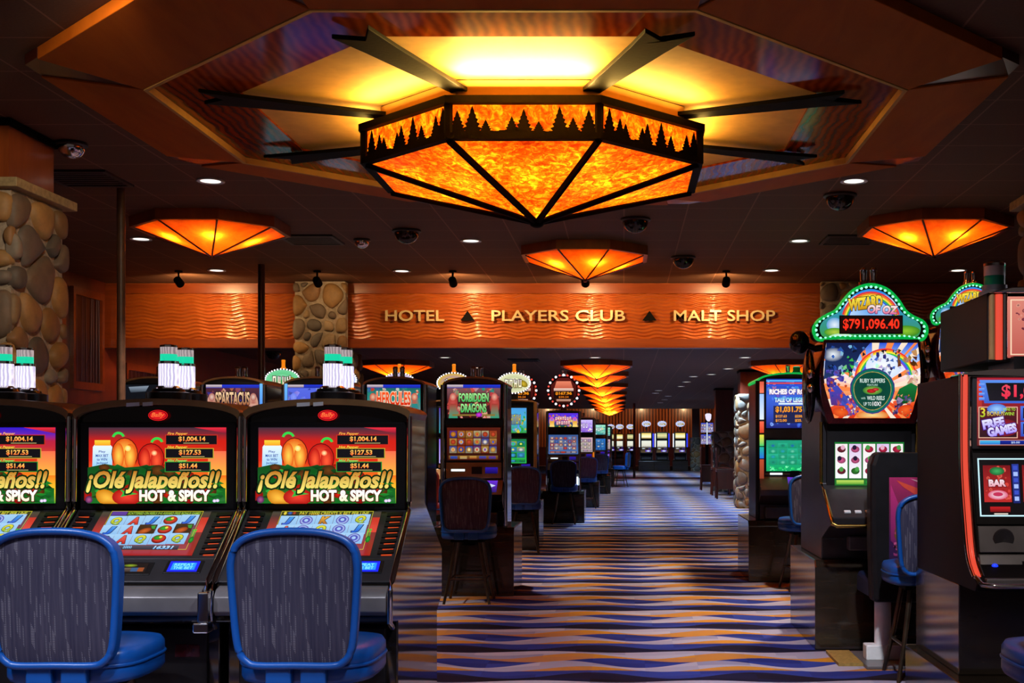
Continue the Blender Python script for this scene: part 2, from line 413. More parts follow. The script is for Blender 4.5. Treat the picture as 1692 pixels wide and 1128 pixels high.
    def shards(s, n, box, pal, r=(3, 8), seed=1):
        R = random.Random(seed)
        for _ in range(n):
            q = R.uniform(*r); x, y, g = R.uniform(box[0], box[2]), R.uniform(box[1], box[3]), R.uniform(0, 6.3); k = R.choice((3, 4, 5)); c = C(R.choice(pal))
            P = [(x+q*R.uniform(.4, 1.1)*cos(g+2*pi*j/k), y+q*R.uniform(.4, 1.1)*sin(g+2*pi*j/k)) for j in range(k)]
            P = [(min(max(p[0], box[0]), box[2]), min(max(p[1], box[1]), box[3])) for p in P]
            s.raw([(x, y)]+P if 0 else P, [tuple(range(k))], [tuple(v*R.uniform(.45, 1.15) for v in c) for _ in P]); s.l -= 1
        s.l += 1; return s
    def confetti(s, n, box, pal, r=(1, 3), seed=1):
        R = random.Random(seed)
        for _ in range(n):
            q = R.uniform(*r); s.ell(R.uniform(box[0]+q, box[2]-q), R.uniform(box[1]+q, box[3]-q), q, q*R.uniform(.6, 1), R.choice(pal), R.choice(pal), 9, R.uniform(0, 3)); s.l -= 1
        s.l += 1; return s
    def scribble(s, x0, y0, x1, y1, c, c2=None, out=None, n=6, seed=1):
        R = random.Random(seed); w = (x1-x0)/n; h = y1-y0
        def strokes(g, ca, cb):
            R.seed(seed)
            for k in range(n):
                x = x0+w*k; t = w*.2
                for q in range(2): xx = x+w*(.12+.42*q)+R.uniform(-.05, .05)*w; tp = y0+h*R.uniform(0, .15); s.poly([(xx-g, tp-g), (xx+t+g, tp-g), (xx+t+g, y1-h*R.uniform(0, .1)+g), (xx-g, y1+g)], ca, cb); s.l -= 1
                yy = y0+h*R.choice((.05, .42, .75)); s.rect(x+w*.12-g, yy-g, x+w*.74+g, yy+h*.2+g, ca, cb); s.l -= 1
            s.l += 1
        if out: strokes(w*.12, C(out), C(out))
        strokes(0, C(c), C(c2 or c)); return s
    def build(s, name, parent, origin, U, V, mat='art', k=1.0, thick=0.0):   # origin = top-left corner, U across, V down
        origin, U, V = Vector(origin), Vector(U), Vector(V); x0, y0, x1, y1 = s.b; Nn = U.cross(V).normalized()*-1
        mb = MB(); mb.v = [tuple(origin+U*((p[0]-x0)/(x1-x0))+V*((p[1]-y0)/(y1-y0))+Nn*(p[2]+1)*s.eps) for p in s.v]
        mb.f = s.f; mb.m = [0]*len(s.f); mb.c = [(c[0]*k, c[1]*k, c[2]*k) for c in s.c]
        o = mb.build(name, mat, parent, recalc=False); return o
    def face(s, name, parent, x0, x1, z0, z1, y, mat='art', k=1.0): return s.build(name, parent, (x0, y, z1), (x1-x0, 0, 0), (0, 0, z0-z1), mat, k)

# ------------------------------------------------------------------ room shell
HC = 3.70; HF = 3.10; YH = 17.0; XL, XR = -7.27, 7.6       # ceiling heights, depth of the lettered header, side walls
struct(box('floor', 'carpet', None, XL-.2, XR+.2, -3, 79, -.1, 0))
struct(box('ceiling', 'ceiling', None, XL-.2, XR+.2, -3, YH+.12, HC, HC+.15))
struct(box('ceiling_rear', 'ceiling', None, XL-.2, XR+.2, YH+.12, 58, HF, HF+.15))
struct(box('ceiling_far', 'ceiling', None, XL-.2, XR+.2, 58, 79, 3.79, 3.9))
struct(box('wall_left', 'wall_wood', None, XL-.2, XL, -3, 79, 0, 3.9))
struct(box('wall_right', 'wall_wood', None, XR, XR+.2, -3, 79, 0, 3.9))
wf = struct(box('wall_far', 'cherry_dark', None, XL, XR, 78, 78.2, 0, 3.85))
m = MB()
for i in range(74): m.box(XL+i*.2, XL+i*.2+.13, 77.9, 78.0, 1.2, 3.79)
m.build('slat_cladding', 'slat_wood', wf)
# header beam with hammered wave panel between two flat rails
hd = struct(box('trim_1', 'cherry', None, XL, XR, YH+.03, YH+.14, wz(575, YH)+.002, HC))
box('top_rail', 'rail', hd, XL, XR, YH-.03, YH+.03, wz(485, YH), HC-.02, bevel=.004)
box('bottom_rail', 'rail', hd, XL, XR, YH-.05, YH+.03, wz(575, YH), wz(560, YH), bevel=.004)
m = MB(); nx, nz = 560, 84; z0, z1 = wz(560, YH), wz(485, YH)
R = random.Random(3); ph = [R.uniform(0, 6) for _ in range(20)]
for j in range(nz+1):
    for i in range(nx+1):
        x = XL+.15+(XR-XL-.3)*i/nx; z = z0+(z1-z0)*j/nz
        q = (z-z0)/(z1-z0)*13+.26*sin(x*2*pi/.36+.5*sin(x*1.3)+z*3)+.20*sin(x*2*pi/.83+z*4)
        fr = q-math.floor(q); y = YH+.019-.019*(.5-.5*cos(2*pi*fr))**.8
        m.v.append((x, y, z))
m.f = [(j*(nx+1)+i, j*(nx+1)+i+1, (j+1)*(nx+1)+i+1, (j+1)*(nx+1)+i) for j in range(nz) for i in range(nx)]; m.m = [0]*len(m.f)
m.build('wave_panel', 'copper', hd, smooth=60, recalc=False)
box('end_stile', 'rail', hd, XL, XL+.16, YH-.04, YH+.03, wz(560, YH), wz(485, YH))

# raised lettering on the header
def letter_sign(name, text, x0, x1, label):
    o = thing(name, label, 'sign', (wx((x0+x1)/2, YH), YH-.05, wz(531, YH)), group=None)
    v, f = glyphs(text, .012); xs = [p[0] for p in v]; ys = [p[1] for p in v]; w = max(xs)-min(xs)
    kx = (x1-x0)*YH/F/w; kz = 18*YH/F/(max(ys)-min(ys))
    par = list(range(len(v)))                               # split into glyph islands, one mesh per letter
    def root(a):
        while par[a] != a: a = par[a]
        return a
    for t in f:
        for b in t[1:]: par[root(b)] = root(t[0])
    isl = {}
    for i in range(len(v)): isl.setdefault(root(i), []).append(i)
    for ids in isl.values():
        loc = {g: k for k, g in enumerate(ids)}; n = len(ids); mb = MB(); edge = {}
        P = [((v[g][0]-min(xs)-w/2)*kx, (v[g][1]-min(ys))*kz) for g in ids]; tr = [tuple(loc[g] for g in t) for t in f if t[0] in loc]
        for t in tr:
            for a, b in zip(t, t[1:]+t[:1]): edge[(a, b)] = 1
        side = [(a, b, b+n, a+n) for a, b in edge if (b, a) not in edge]
        mb.add([(p[0], -.02, p[1]) for p in P]+[(p[0], .02, p[1]) for p in P], tr+[tuple(i+n for i in reversed(t)) for t in tr]+side)
        mb.build('letter', 'letter', o)
    return o
letter_sign('word_sign', 'HOTEL', 638, 735, 'raised gold capitals spelling HOTEL on the copper wave header')
letter_sign('word_sign', 'PLAYERS CLUB', 813, 1033, 'raised gold capitals spelling PLAYERS CLUB on the copper wave header')
letter_sign('word_sign', 'MALT SHOP', 1113, 1280, 'raised gold capitals spelling MALT SHOP on the copper wave header')
for px, lab in ((773.5, 'dark triangle emblem between the words HOTEL and PLAYERS CLUB'), (1073, 'dark triangle emblem between the words PLAYERS CLUB and MALT SHOP')):
    c = wx(px, YH); w = 11.5*YH/F
    tag(MB().prism([(c-w, wz(530, YH)), (c+w, wz(530, YH)), (c, wz(514, YH))], 'y', YH-.07, YH-.03).build('triangle_emblem', 'black_iron'), lab, 'sign')

# small spotlights that wash the header
for px, lab in ((295, 'leftmost black spotlight at the ceiling edge, left of the dark red post'), (524, 'black spotlight above the stone pier left of HOTEL'), (748, 'black spotlight above the header between HOTEL and PLAYERS CLUB'),
                (967, 'black spotlight hanging under the middle amber ceiling lamp'), (1200, 'rightmost black spotlight, above MALT SHOP')):
    x = wx(px, 15.8); o = thing('spotlight', lab, 'spotlight', (x, 15.8, HC), group='spotlights along the header')
    MB().lathe([(.05, -.02), (.05, 0)], n=12).build('mount', 'black_iron', o)
    tube('stem', 'black_iron', o, [(0, 0, 0), (0, 0, -.09)], .012)
    h = MB().lathe([(.035, -.07), (.05, -.05), (.055, .07), (.05, .07), (.045, .0)], n=14, axis='y').build('lamp_head', 'black_iron', o, smooth=40)
    h.location = (0, 0, -.14); h.rotation_euler.x = radians(-20)
    light('SPOT', (0, .09, -.15), 18 if px == 524 else 105, (1, .62, .28), parent=o, spot_size=radians(150), spot_blend=.8, shadow_soft_size=.045).rotation_euler = (radians(66), 0, 0)

# ------------------------------------------------------------------ stone piers
def stone_face(mb, w, h, org, U, V, N, seed, size=.2):
    R = random.Random(seed); pts = []; org, U, V, N = map(Vector, (org, U, V, N))
    tries = 0
    while tries < 900:
        tries += 1; q = (R.uniform(0, w), R.uniform(0, h)); rr = size*R.choice((.55, .8, 1, 1.15))
        if all(math.hypot(q[0]-p[0], (q[1]-p[1])*1.1) > (rr+p[2])*.5 for p in pts): pts.append((q[0], q[1], rr))
    pal = ['#a98a63', '#8d7a68', '#b58548', '#7d6a5a', '#9a8e80', '#c09258', '#6e655e', '#a3774a', '#8a7f74', '#b59a78']
    for i, p in enumerate(pts):
        cell = [(0, 0), (w, 0), (w, h), (0, h)]
        near = sorted((q for q in pts if q is not p), key=lambda q: (q[0]-p[0])**2+(q[1]-p[1])**2)[:16]
        for q in near:
            dx, dy = q[0]-p[0], q[1]-p[1]; L = dx*dx+dy*dy; k = .5+(p[2]**2-q[2]**2)/(2*L)*.5; k = min(.8, max(.2, k))
            mx, my = p[0]+dx*k, p[1]+dy*k; out = []
            for a, b in zip(cell, cell[1:]+cell[:1]):
                da, db = (a[0]-mx)*dx+(a[1]-my)*dy, (b[0]-mx)*dx+(b[1]-my)*dy
                if da <= 0: out.append(a)
                if da*db < 0: t = da/(da-db); out.append((a[0]+(b[0]-a[0])*t, a[1]+(b[1]-a[1])*t))
            cell = out
            if len(cell) < 3: break
        if len(cell) < 3: continue
        cx = sum(c[0] for c in cell)/len(cell); cy = sum(c[1] for c in cell)/len(cell)
        sm = []
        for a, b in zip(cell, cell[1:]+cell[:1]): sm += [(a[0]*.75+b[0]*.25, a[1]*.75+b[1]*.25), (a[0]*.25+b[0]*.75, a[1]*.25+b[1]*.75)]
        out = []
        for a, b in zip(sm, sm[1:]+sm[:1]): out += [(a[0]*.75+b[0]*.25, a[1]*.75+b[1]*.25), (a[0]*.25+b[0]*.75, a[1]*.25+b[1]*.75)]
        ex = max(math.hypot(c[0]-cx, c[1]-cy) for c in out); g = max(.66, 1-.022/ex); dome = min(.058, ex*.5)*R.uniform(.75, 1.15); col = hx(R.choice(pal), R.uniform(.7, 1.15))
        n = len(out); vs = []
        for sc, hh in ((g, -.02), (g*.97, dome*.42), (g*.80, dome*.80), (g*.45, dome)):
            vs += [org+U*(cx+(c[0]-cx)*sc)+V*(cy+(c[1]-cy)*sc)+N*hh for c in out]
        vs.append(org+U*cx+V*cy+N*dome*1.02)
        fs = [(k*n+j, k*n+(j+1) % n, (k+1)*n+(j+1) % n, (k+1)*n+j) for k in range(3) for j in range(n)]+[(3*n+j, 3*n+(j+1) % n, 4*n) for j in range(n)]
        mb.add(vs, fs); mb.c = (mb.c or [])+[col]*len(vs)
def pier(label, x0, x1, y0, y1, zs, zt, faces, seed, size=.2, cap=True, zb=0, grp='stone piers', low=None):
    o = thing('stone_pier', label, 'pillar', ((x0+x1)/2, (y0+y1)/2, zb), group=grp); w, d = x1-x0, y1-y0; a, b = -w/2, -d/2; k = .05
    mc = MB().box(a+k, -a-k, b+k, -b-k, 0, low or zs-zb)
    if low: mc.box(a+k, -a-k, b+k, b+.2, low, zs)
    mc.build('mortar_core', 'mortar', o)
    mb = MB()
    if 'f' in faces: stone_face(mb, w-.02, zs-zb, (a+.01, b+k, 0), (1, 0, 0), (0, 0, 1), (0, -1, 0), seed, size)
    if 'r' in faces: stone_face(mb, d-.02, low or zs-zb, (-a-k, b+.01, 0), (0, 1, 0), (0, 0, 1), (1, 0, 0), seed+1, size)
    if 'l' in faces: stone_face(mb, d-.02, low or zs-zb, (a+k, b+.01, 0), (0, 1, 0), (0, 0, 1), (-1, 0, 0), seed+2, size)
    mb.build('stone_cladding', 'stone', o, smooth=70)
    if cap: box('stone_cap', 'cap_stone', o, a-.03, -a+.03, b-.03, -b+.03, zs-zb, zs-zb+.065, bevel=.006)
    if zt > zs:
        t = zs-zb+(.065 if cap else 0)
        box('wood_shaft', 'cherry' if seed < 50 else 'cherry_dark', o, a+.09, -a-.09, b+.1, -b-.1, t, zt-zb-.05); box('top_collar', 'black_iron', o, a+.07, -a-.07, b+.08, -b-.08, zt-zb-.05, zt-zb)
    return o
pier('broad river stone pier at far left with a pale cap and cherry wood shaft', -5.05, -4.16, 8.27, 9.13, 3.20, HC-.005, 'fr', 11, .26)
pier('river stone pier at right edge behind the machine with the red light tube', 2.95, 3.85, 8.27, 9.13, 3.20, HC-.005, 'fl', 21, .22)
pier('square river stone pier interrupting the copper header left of HOTEL', -4.60, -3.80, 16.72, 17.72, HC-.01, 0, 'fr', 31, .22, cap=False, low=2.76)
pier('river stone pier half hidden behind the green bulb topped machine', 2.70, 3.50, 16.72, 17.72, HC-.01, 0, 'fl', 41, .22, cap=False, low=2.76)
pier('river stone pier beside the machine with the rainbow light strip', 2.52, 3.35, 26.9, 27.7, 2.55, HF-.01, 'fl', 51, .26, cap=False)
pier('stone based wooden pillar behind the row of red brown chairs', 2.66, 3.36, 36, 36.7, 1.80, HF-.01, 'fl', 61, .26, cap=False)
pier('stone based wooden pillar at the right end of the far machine bank', 3.50, 4.05, 63, 63.6, 1.75, HC, 'fl', 71, .3, cap=False)

tag(tube('ceiling_post', 'brown_post', None, [(-4.44, 10.7, 0), (-4.44, 10.7, HC)], .036, 16), 'slim brown post beside the left amber ceiling lamp', 'post')
tag(tube('ceiling_post', 'red_post', None, [(-4.56, 15.25, 0), (-4.56, 15.25, HC)], .044, 16), 'slim dark red post in front of the copper header', 'post')
tag(tube('ceiling_post', 'red_post', None, [(.45, 50, 0), (.45, 50, HF)], .05, 10), 'thin dark post in the far aisle before the slatted wall', 'post')
# birch trunk pictures on the left wall
def birch(label, y0, y1, z0, z1, seed):
    o = thing('birch_panel', label, 'wall panel', (XL, (y0+y1)/2, z0)); h, w = z1-z0, (y1-y0)/2
    for b in ((-w, -w+.07, 0, h), (w-.07, w, 0, h), (-w+.07, w-.07, h-.1, h), (-w+.07, w-.07, 0, .1)): box('panel_frame', 'rail', o, .0, .05, *b)
    a = Art(0, 0, 100, 200, .001); a.rect(0, 0, 100, 200, '#2c0c18'); R = random.Random(seed)
    for i in range(9):
        x = 6+i*11+R.uniform(-3, 3); q = R.uniform(-4, 4); ww = R.uniform(1.2, 3); a.poly([(x-ww, 200), (x+ww, 200), (x+q+ww*.7, 0), (x+q-ww*.7, 0)], '#6a6072', '#4b4258')
    a.build('birch_print', o, (.012, -w+.07, h-.1), (0, 2*w-.14, 0), (0, 0, -h+.2), 'print')
birch('tall framed picture of pale birch trunks on the left wall', 15.9, 16.85, 2.17, 3.52, 4)
birch('low framed picture of birch trunks below the copper header', 17.6, 19.0, 1.9, 2.62, 9)

# ------------------------------------------------------------------ octagonal ceiling canopy and chandelier
K = 8.2/F; CX, CY = wx(887, 8.2), 8.2
def zc(u): return EYE+u*K
def octo(r, i): a = -pi/2+pi/8+i*pi/4; return (r*cos(a), r*sin(a))
cn = thing('ceiling_canopy', 'large octagonal cherry wood canopy framing the chandelier on the ceiling', 'ceiling canopy', (CX, CY, HC))
zo, zi, zr, zg = zc(531)-HC, zc(516)-HC, zc(526)-HC, zc(529)-HC
ro, ri, rg, rc = .380*8.2, .3025*8.2, .2346*8.2, .129*8.2
for i in range(8):
    A, B = Vector(octo(ro, i)), Vector(octo(ro, i+1)); a, b = Vector(octo(ri, i)), Vector(octo(ri, i+1)); u = (B-A).normalized()
    A2, B2 = A+u*.2, B-u*.2
    def z(p, q): return (p.x, p.y, q)
    m = MB(); V = [z(A2, zo), z(B2, zo), z(b, zi), z(a, zi), z(A2, -.002), z(B2, -.002), z(b, -.002), z(a, -.002)]
    m.add(V, [(0, 1, 2, 3), (4, 7, 6, 5), (0, 4, 5, 1), (3, 2, 6, 7), (0, 3, 7, 4), (1, 5, 6, 2)])
    m.build('soffit_panel', 'cherry_flat', cn, bevel=.004)
    uu = (B-A).normalized(); P = Vector(octo(ro, i+1)); nn = (Vector(octo(ro, i+2))-P).normalized(); bb = Vector(octo(ri, i+1))
    q1, q2 = P-uu*.198, P+nn*.198; k = .012
    MB().add([z(q1, zo+k), z(P, zo+k), z(q2, zo+k), z(bb, zi+k), z(q1, -.002), z(P, -.002), z(q2, -.002), z(bb, -.002)],
             [(0, 1, 2, 3), (4, 7, 6, 5), (0, 4, 5, 1), (1, 5, 6, 2), (2, 6, 7, 3), (3, 7, 4, 0)]).build('corner_wedge', 'cherry_dark', cn)
    a0, b0, a1, b1 = (Vector(octo(ri-.003, i)), Vector(octo(ri-.003, i+1)), Vector(octo(ri-.03, i)), Vector(octo(ri-.03, i+1)))
    MB().add([z(a0, zi-.004), z(b0, zi-.004), z(b1, zi-.004), z(a1, zi-.004), z(a0, zr), z(b0, zr), z(b1, zr), z(a1, zr)],
             [(0, 1, 2, 3), (0, 4, 5, 1), (2, 6, 7, 3), (4, 5, 6, 7)]).build('gilt_lip', 'gold', cn)
    def plate(name, r0, r1, zz, th, mt):
        a, b, c, d = Vector(octo(r0, i)), Vector(octo(r0, i+1)), Vector(octo(r1, i+1)), Vector(octo(r1, i))
        V = [z(a, zz), z(b, zz), z(c, zz), z(d, zz), z(a, zz+th), z(b, zz+th), z(c, zz+th), z(d, zz+th)]
        MB().add(V, [(0, 1, 2, 3), (4, 7, 6, 5), (0, 4, 5, 1), (1, 5, 6, 2), (2, 6, 7, 3), (3, 7, 4, 0)]).build(name, mt, cn)
    plate('lacquered_panel', ri-.03, rg, zr, .02, 'ring'); plate('gilt_panel', rg+.002, rc-.01, zg+.004, .02, 'gold')

ch = thing('chandelier', 'huge octagonal amber mica chandelier with black fir tree silhouettes', 'chandelier', (CX, CY, zc(364)))
b0 = zc(364); RL = 1.15; zt_, zb_, za = zc(487)-b0, zc(444)-b0, 0.0
m = MB()
for i in range(8):
    a, b = octo(rc, i), octo(rc, i+1); m.poly([(a[0], a[1], zc(499)-b0), (b[0], b[1], zc(499)-b0), (b[0], b[1], zc(528)-b0), (a[0], a[1], zc(528)-b0)])
m.build('collar', 'gold', ch)
m = MB()                                                   # black iron frame: top plate with rim, bottom rim, corner posts
for zz, rr, h in ((zt_-.002, RL+.05, .045), (zb_-.034, RL+.035, .038)):
    ring = [octo(rr, i) for i in range(8)]; inn = [octo(rr-.06, i) for i in range(8)]
    V = [(p[0], p[1], zz) for p in ring]+[(p[0], p[1], zz+h) for p in ring]+[(p[0], p[1], zz) for p in inn]+[(p[0], p[1], zz+h) for p in inn]
    m.add(V, [f for i in range(8) for j in [(i+1) % 8] for f in ((i, j, 8+j, 8+i), (16+i, 24+i, 24+j, 16+j), (8+i, 8+j, 24+j, 24+i), (i, 16+i, 16+j, j))])
m.poly([(p[0], p[1], zt_+.02) for p in [octo(RL+.02, i) for i in range(8)]])
m.build('iron_frame', 'black_iron', ch)
R = random.Random(5)
for i in range(8):
    a, b = Vector(octo(RL, i)), Vector(octo(RL, i+1)); p = octo(RL+.012, i); u = (b-a).normalized(); nrm = Vector((u.y, -u.x)); L = (b-a).length
    tube('corner_post', 'black_iron', ch, [(p[0], p[1], zb_-.03), (p[0], p[1], zt_+.01)], .026, 6)
    o = MB().add([(a.x, a.y, zb_), (b.x, b.y, zb_), (b.x, b.y, zt_), (a.x, a.y, zt_)], [(0, 1, 2, 3)]).build('band_panel', 'amber', ch)
    H = zt_-zb_
    m = MB(); pts = []                                    # one continuous cut-out skyline strip
    spots = [(.055, .82), (.155, .98), (.245, .50), (.42, .62), (.50, .88), (.60, .45), (.74, .96), (.83, .58), (.935, .86)] if i % 2 else [(.09, .98), (.19, .72), (.245, .58), (.41, .60), (.46, .80), (.60, .97), (.70, .58), (.865, .76), (.945, .95)]
    def fir(cx, h, w):
        P = [(cx-w*.8, 0)]; n = 6
        for k in range(n): t = k/n; P += [(cx-w*(1-t)*1.05, h*(.05+t*.93)), (cx-w*(1-t)*.62, h*(.05+(t+.06)*.93))]
        P.append((cx, h)); return P+[(2*cx-q[0], q[1]) for q in reversed(P[:-1])]
    for cx, h in spots:
        P = fir(cx*L, h*H*.97, .062*(.55+.5*h)); Q = [Vector((a.x+u.x*q[0]+nrm.x*.008, a.y+u.y*q[0]+nrm.y*.008, zb_+q[1])) for q in P]
        n = len(Q); tri = tessellate_polygon([[Vector((q[0], q[1], 0)) for q in P]]); ofs = Vector((nrm.x*.006, nrm.y*.006, 0))
        m.add(Q+[q+ofs for q in Q], [tuple(t) for t in tri]+[tuple(k+n for k in t) for t in tri]+[(k, (k+1) % n, (k+1) % n+n, k+n) for k in range(n)])
    for j in range(24):
        s0, s1 = L*j/24, L*(j+1)/24; hh = .008+.014*R.random()
        m.add([(a.x+u.x*s+nrm.x*k, a.y+u.y*s+nrm.y*k, zz) for s in (s0, s1) for k in (.007, .015) for zz in (zb_, zb_+hh)], [(0, 1, 3, 2), (4, 6, 7, 5), (0, 4, 5, 1), (2, 3, 7, 6), (1, 5, 7, 3)])
    m.build('tree_silhouette', 'black_iron', o)
    c0, c1 = Vector(octo(RL-.01, i)), Vector(octo(RL-.01, i+1))
    MB().add([(c0.x, c0.y, zb_-.03), (c1.x, c1.y, zb_-.03), (0, 0, .012)], [(0, 1, 2)]).build('cone_panel', 'amber', ch)
    tube('rib', 'black_iron', ch, [(p[0]*.99, p[1]*.99, zb_-.035), (0, 0, .0)], .024, 6)
    q = octo(1, i); e = Vector((-q[1], q[0])); q = Vector(q); r0, r1 = 1.02, .263*8.2
    out = [q*r0+e*.055, q*(r1-.30)+e*.105, q*(r1+.02)+e*.135, q*(r1-.13)+e*.015, q*(r1-.03)-e*.125, q*(r1-.30)-e*.10, q*r0-e*.055]
    prism('spear_arm', 'black_iron', ch, [(t.x, t.y) for t in out], 'z', zc(512)-b0, zc(518)-b0, bevel=.004)
MB().ell((0, 0, -.005), (.05, .05, .03)).build('finial', 'black_iron', ch, smooth=60)
for i in range(8):                                        # bulbs inside the lantern and cove lamps on its top plate
    a = i*pi/4
    light('POINT', (.55*cos(a), .55*sin(a), zb_-.03), 4.6, (1, .70, .30), parent=ch, shadow_soft_size=.05)
for i in range(8):
    a = i*pi/4+pi/8; light('POINT', (.82*cos(a), .82*sin(a), zb_+.085), 8, (1, .72, .32), parent=ch, shadow_soft_size=.05)
light('POINT', (0, 0, .12), 5, (1, .72, .32), parent=ch, shadow_soft_size=.05)
for i in range(8):
    a = -pi/2+i*pi/4; r = 1.10; l = light('AREA', (r*cos(a), r*sin(a), zt_+.06), (85, 12, 5, 5, 6, 5, 5, 12)[i], (1, .60, .13), parent=ch, shape='RECTANGLE', size=.06, size_y=.78)
    l.rotation_euler = (Vector((cos(a)*.55, sin(a)*.55, 1))).to_track_quat('-Z', 'X').to_euler()

# smaller octagonal ceiling lamps
def ceiling_lamp(label, x, y, top, R_=.75, bulbs=5, power=9, fascia=.105):
    o = thing('ceiling_lamp', label, 'ceiling lamp', (x, y, top-.356), group='octagonal amber ceiling lamps'); cone = .25
    m = MB(); r0 = R_+.03
    V = [(p[0], p[1], zz) for zz in (cone, cone+fascia) for p in [octo(r0, i) for i in range(8)]]+[(p[0], p[1], cone) for p in [octo(R_-.05, i) for i in range(8)]]
    m.add(V, [f for i in range(8) for j in [(i+1) % 8] for f in ((i, j, 8+j, 8+i), (i, 16+i, 16+j, j))]+[tuple(range(8, 16))])
    m.build('wood_fascia', 'cherry', o)
    for i in range(8):
        a, b = octo(R_-.02, i), octo(R_-.02, i+1)
        MB().add([(a[0], a[1], cone), (b[0], b[1], cone), (0, 0, .0)], [(0, 1, 2)]).build('glass_panel', 'amber_plain', o)
        tube('rib', 'cherry_dark', o, [(a[0], a[1], cone-.002), (0, 0, -.003)], .010, 5)
    tube('stem_cap', 'cherry_dark', o, [(0, 0, -.02), (0, 0, .01)], .022, 8)
    for i in range(bulbs):
        a = i*2*pi/max(1, bulbs)-pi/2+.35; r = .40 if bulbs > 1 else 0
        light('POINT', (r*cos(a), r*sin(a), .19 if bulbs > 1 else .16), power, (1, .68, .28), parent=o, shadow_soft_size=.035)
ceiling_lamp('amber ceiling lamp above the brown post at left', wx(350, 12.3), 12.3, HC)
ceiling_lamp('amber ceiling lamp at right above the green bulb toppers', wx(1543, 12.3), 12.3, HC)
ceiling_lamp('amber ceiling lamp above the PLAYERS CLUB lettering', wx(967, 14.08), 14.08, HC)
ceiling_lamp('amber ceiling lamp beyond the header, right of the stone pier', wx(655, 24.5), 24.5, HF, bulbs=1, power=60)
ceiling_lamp('amber ceiling lamp beyond the header, above the rainbow strip machine', wx(1297, 24.5), 24.5, HF, bulbs=1, power=60)
for (d, x), nth in zip(((24.5, -.54), (28.2, -.60), (33.7, -.59), (38.8, -.61), (43.5, -.62), (48.5, -.63), (53, -.63), (57, -.64)), ('nearest', 'second', 'third', 'fourth', 'fifth', 'sixth', 'seventh', 'farthest')):
    ceiling_lamp(nth+' lamp in the aisle row of amber ceiling lamps beyond the header', x, d, HF, bulbs=1, power=62)

# downlights, domes, vents
def downlight(px, py, top, label, power=0, col=(1, .86, .70), ang=80, d=None, x=None):
    d = d or (top-EYE)*F/(VY-py); x = wx(px, d) if x is None else x
    o = thing('downlight', label, 'downlight', (x, d, top), group='recessed downlights')
    MB().lathe([(.085, 0), (.115, 0), (.118, -.012), (.085, -.008)], n=20, caps=False).build('trim_ring', 'white_label', o, smooth=40)
    MB().lathe([(.09, -.006), (.09, 0)], n=20).build('lens', 'downlight', o)
    if power: light('SPOT', (0, 0, -.03), power, col, parent=o, spot_size=radians(ang), spot_blend=.6, shadow_soft_size=.08)
near = ((348, 298, 'white downlight left of the chandelier, by the canopy corner', 200), (233, 394, 'white downlight under the left amber ceiling lamp', 60), (778, 397, 'white downlight left of the middle amber ceiling lamp', 160),
        (1321, 397, 'white downlight right of the middle amber ceiling lamp', 160), (664, 447, 'white downlight above the HOTEL lettering', 60), (358, 446, 'white downlight just below the left amber ceiling lamp tip', 40),
        (1275, 446, 'white downlight above the MALT SHOP lettering', 60), (1583, 446, 'white downlight below right amber ceiling lamp', 40), (1411, 298, 'white downlight peeking past the right canopy edge', 200))
for px, py, lab, pw in near: downlight(px, py, HC, lab, pw*3)
for px, py, pw, lab in ((735, 590, 60, 'downlight beyond the header, below HOTEL'), (787, 607, 80, 'downlight beyond the header above the oval bulb signs'), (983, 590, 260, 'downlight just above the row of aisle lamps'), (1231, 590, 260, 'downlight beyond the header below MALT SHOP'),
                    (1203, 608.6, 260, 'second downlight in the far diagonal right of the aisle'), (1175, 618, 260, 'third downlight in the far diagonal right of the aisle'), (1146, 621.6, 0, 'fourth downlight in the far diagonal right of the aisle'), (1134, 630.5, 300, 'fifth downlight in the far diagonal right of the aisle'),
                    (1125, 638, 0, 'sixth downlight in the far diagonal right of the aisle'), (1088, 644.7, 360, 'upper of two close downlights near the aisle lamps'), (1083, 649, 0, 'lower of two close downlights near the aisle lamps'), (1104, 654, 0, 'downlight far right of the aisle lamps, upper of the small trio'),
                    (1098, 660, 400, 'downlight far right of the aisle lamps, middle of the small trio'), (1091, 665, 0, 'downlight far right of the aisle lamps, lowest of the small trio')):
    downlight(px, py, HF, lab, pw*2.4, (.46, .73, 1), 120)
for x, y in ((-.6, 56.5), (1.4, 56.5), (3.0, 53)): light('SPOT', (x, y, HF-.03), 620, (.46, .73, 1), aim=(x, y+1.5, 0), spot_size=radians(125), spot_blend=.6, shadow_soft_size=.08)  # added spots without fixtures, brightening the floor before the far bank
# unseen spots added over the camera as fill for front seats and aisle floor
for x, y, pw, ang in ((-3.1, 2.3, 190, 75), (-1.0, 1.6, 170, 75), (1.3, 2.2, 120, 75), (-.3, 4.7, 230, 42), (1.2, 4.9, 230, 42)):
    light('SPOT', (x, y, HC-.03), pw*3, (.85, .88, 1), aim=(x+.15, y+(1.2 if y < 4 else 3.6), 0), spot_size=radians(ang), spot_blend=.7, shadow_soft_size=.09)
light('SPOT', (-2.3, 5.4, HC-.05), 240, (1, .80, .55), aim=(-4.2, 8.8, 2.3), spot_size=radians(60), spot_blend=.8, shadow_soft_size=.09)  # out-of-view warm spot added to lift the left stone pier
for x in (-5, -2, 1.2, 4): light('SPOT', (x, 75.4, 3.75), 140, (1, .62, .30), aim=(x, 78, 2.6), spot_size=radians(120), spot_blend=.8, shadow_soft_size=.1)  # wall-wash spots added for the far slats, no fixtures
light('SPOT', (.3, 3.0, HC-.05), 260, (.85, .9, 1), aim=(-1.15, 4.6, .7), spot_size=radians(44), spot_blend=.8, shadow_soft_size=.09)  # added fill spot on the aisle-end stool seat
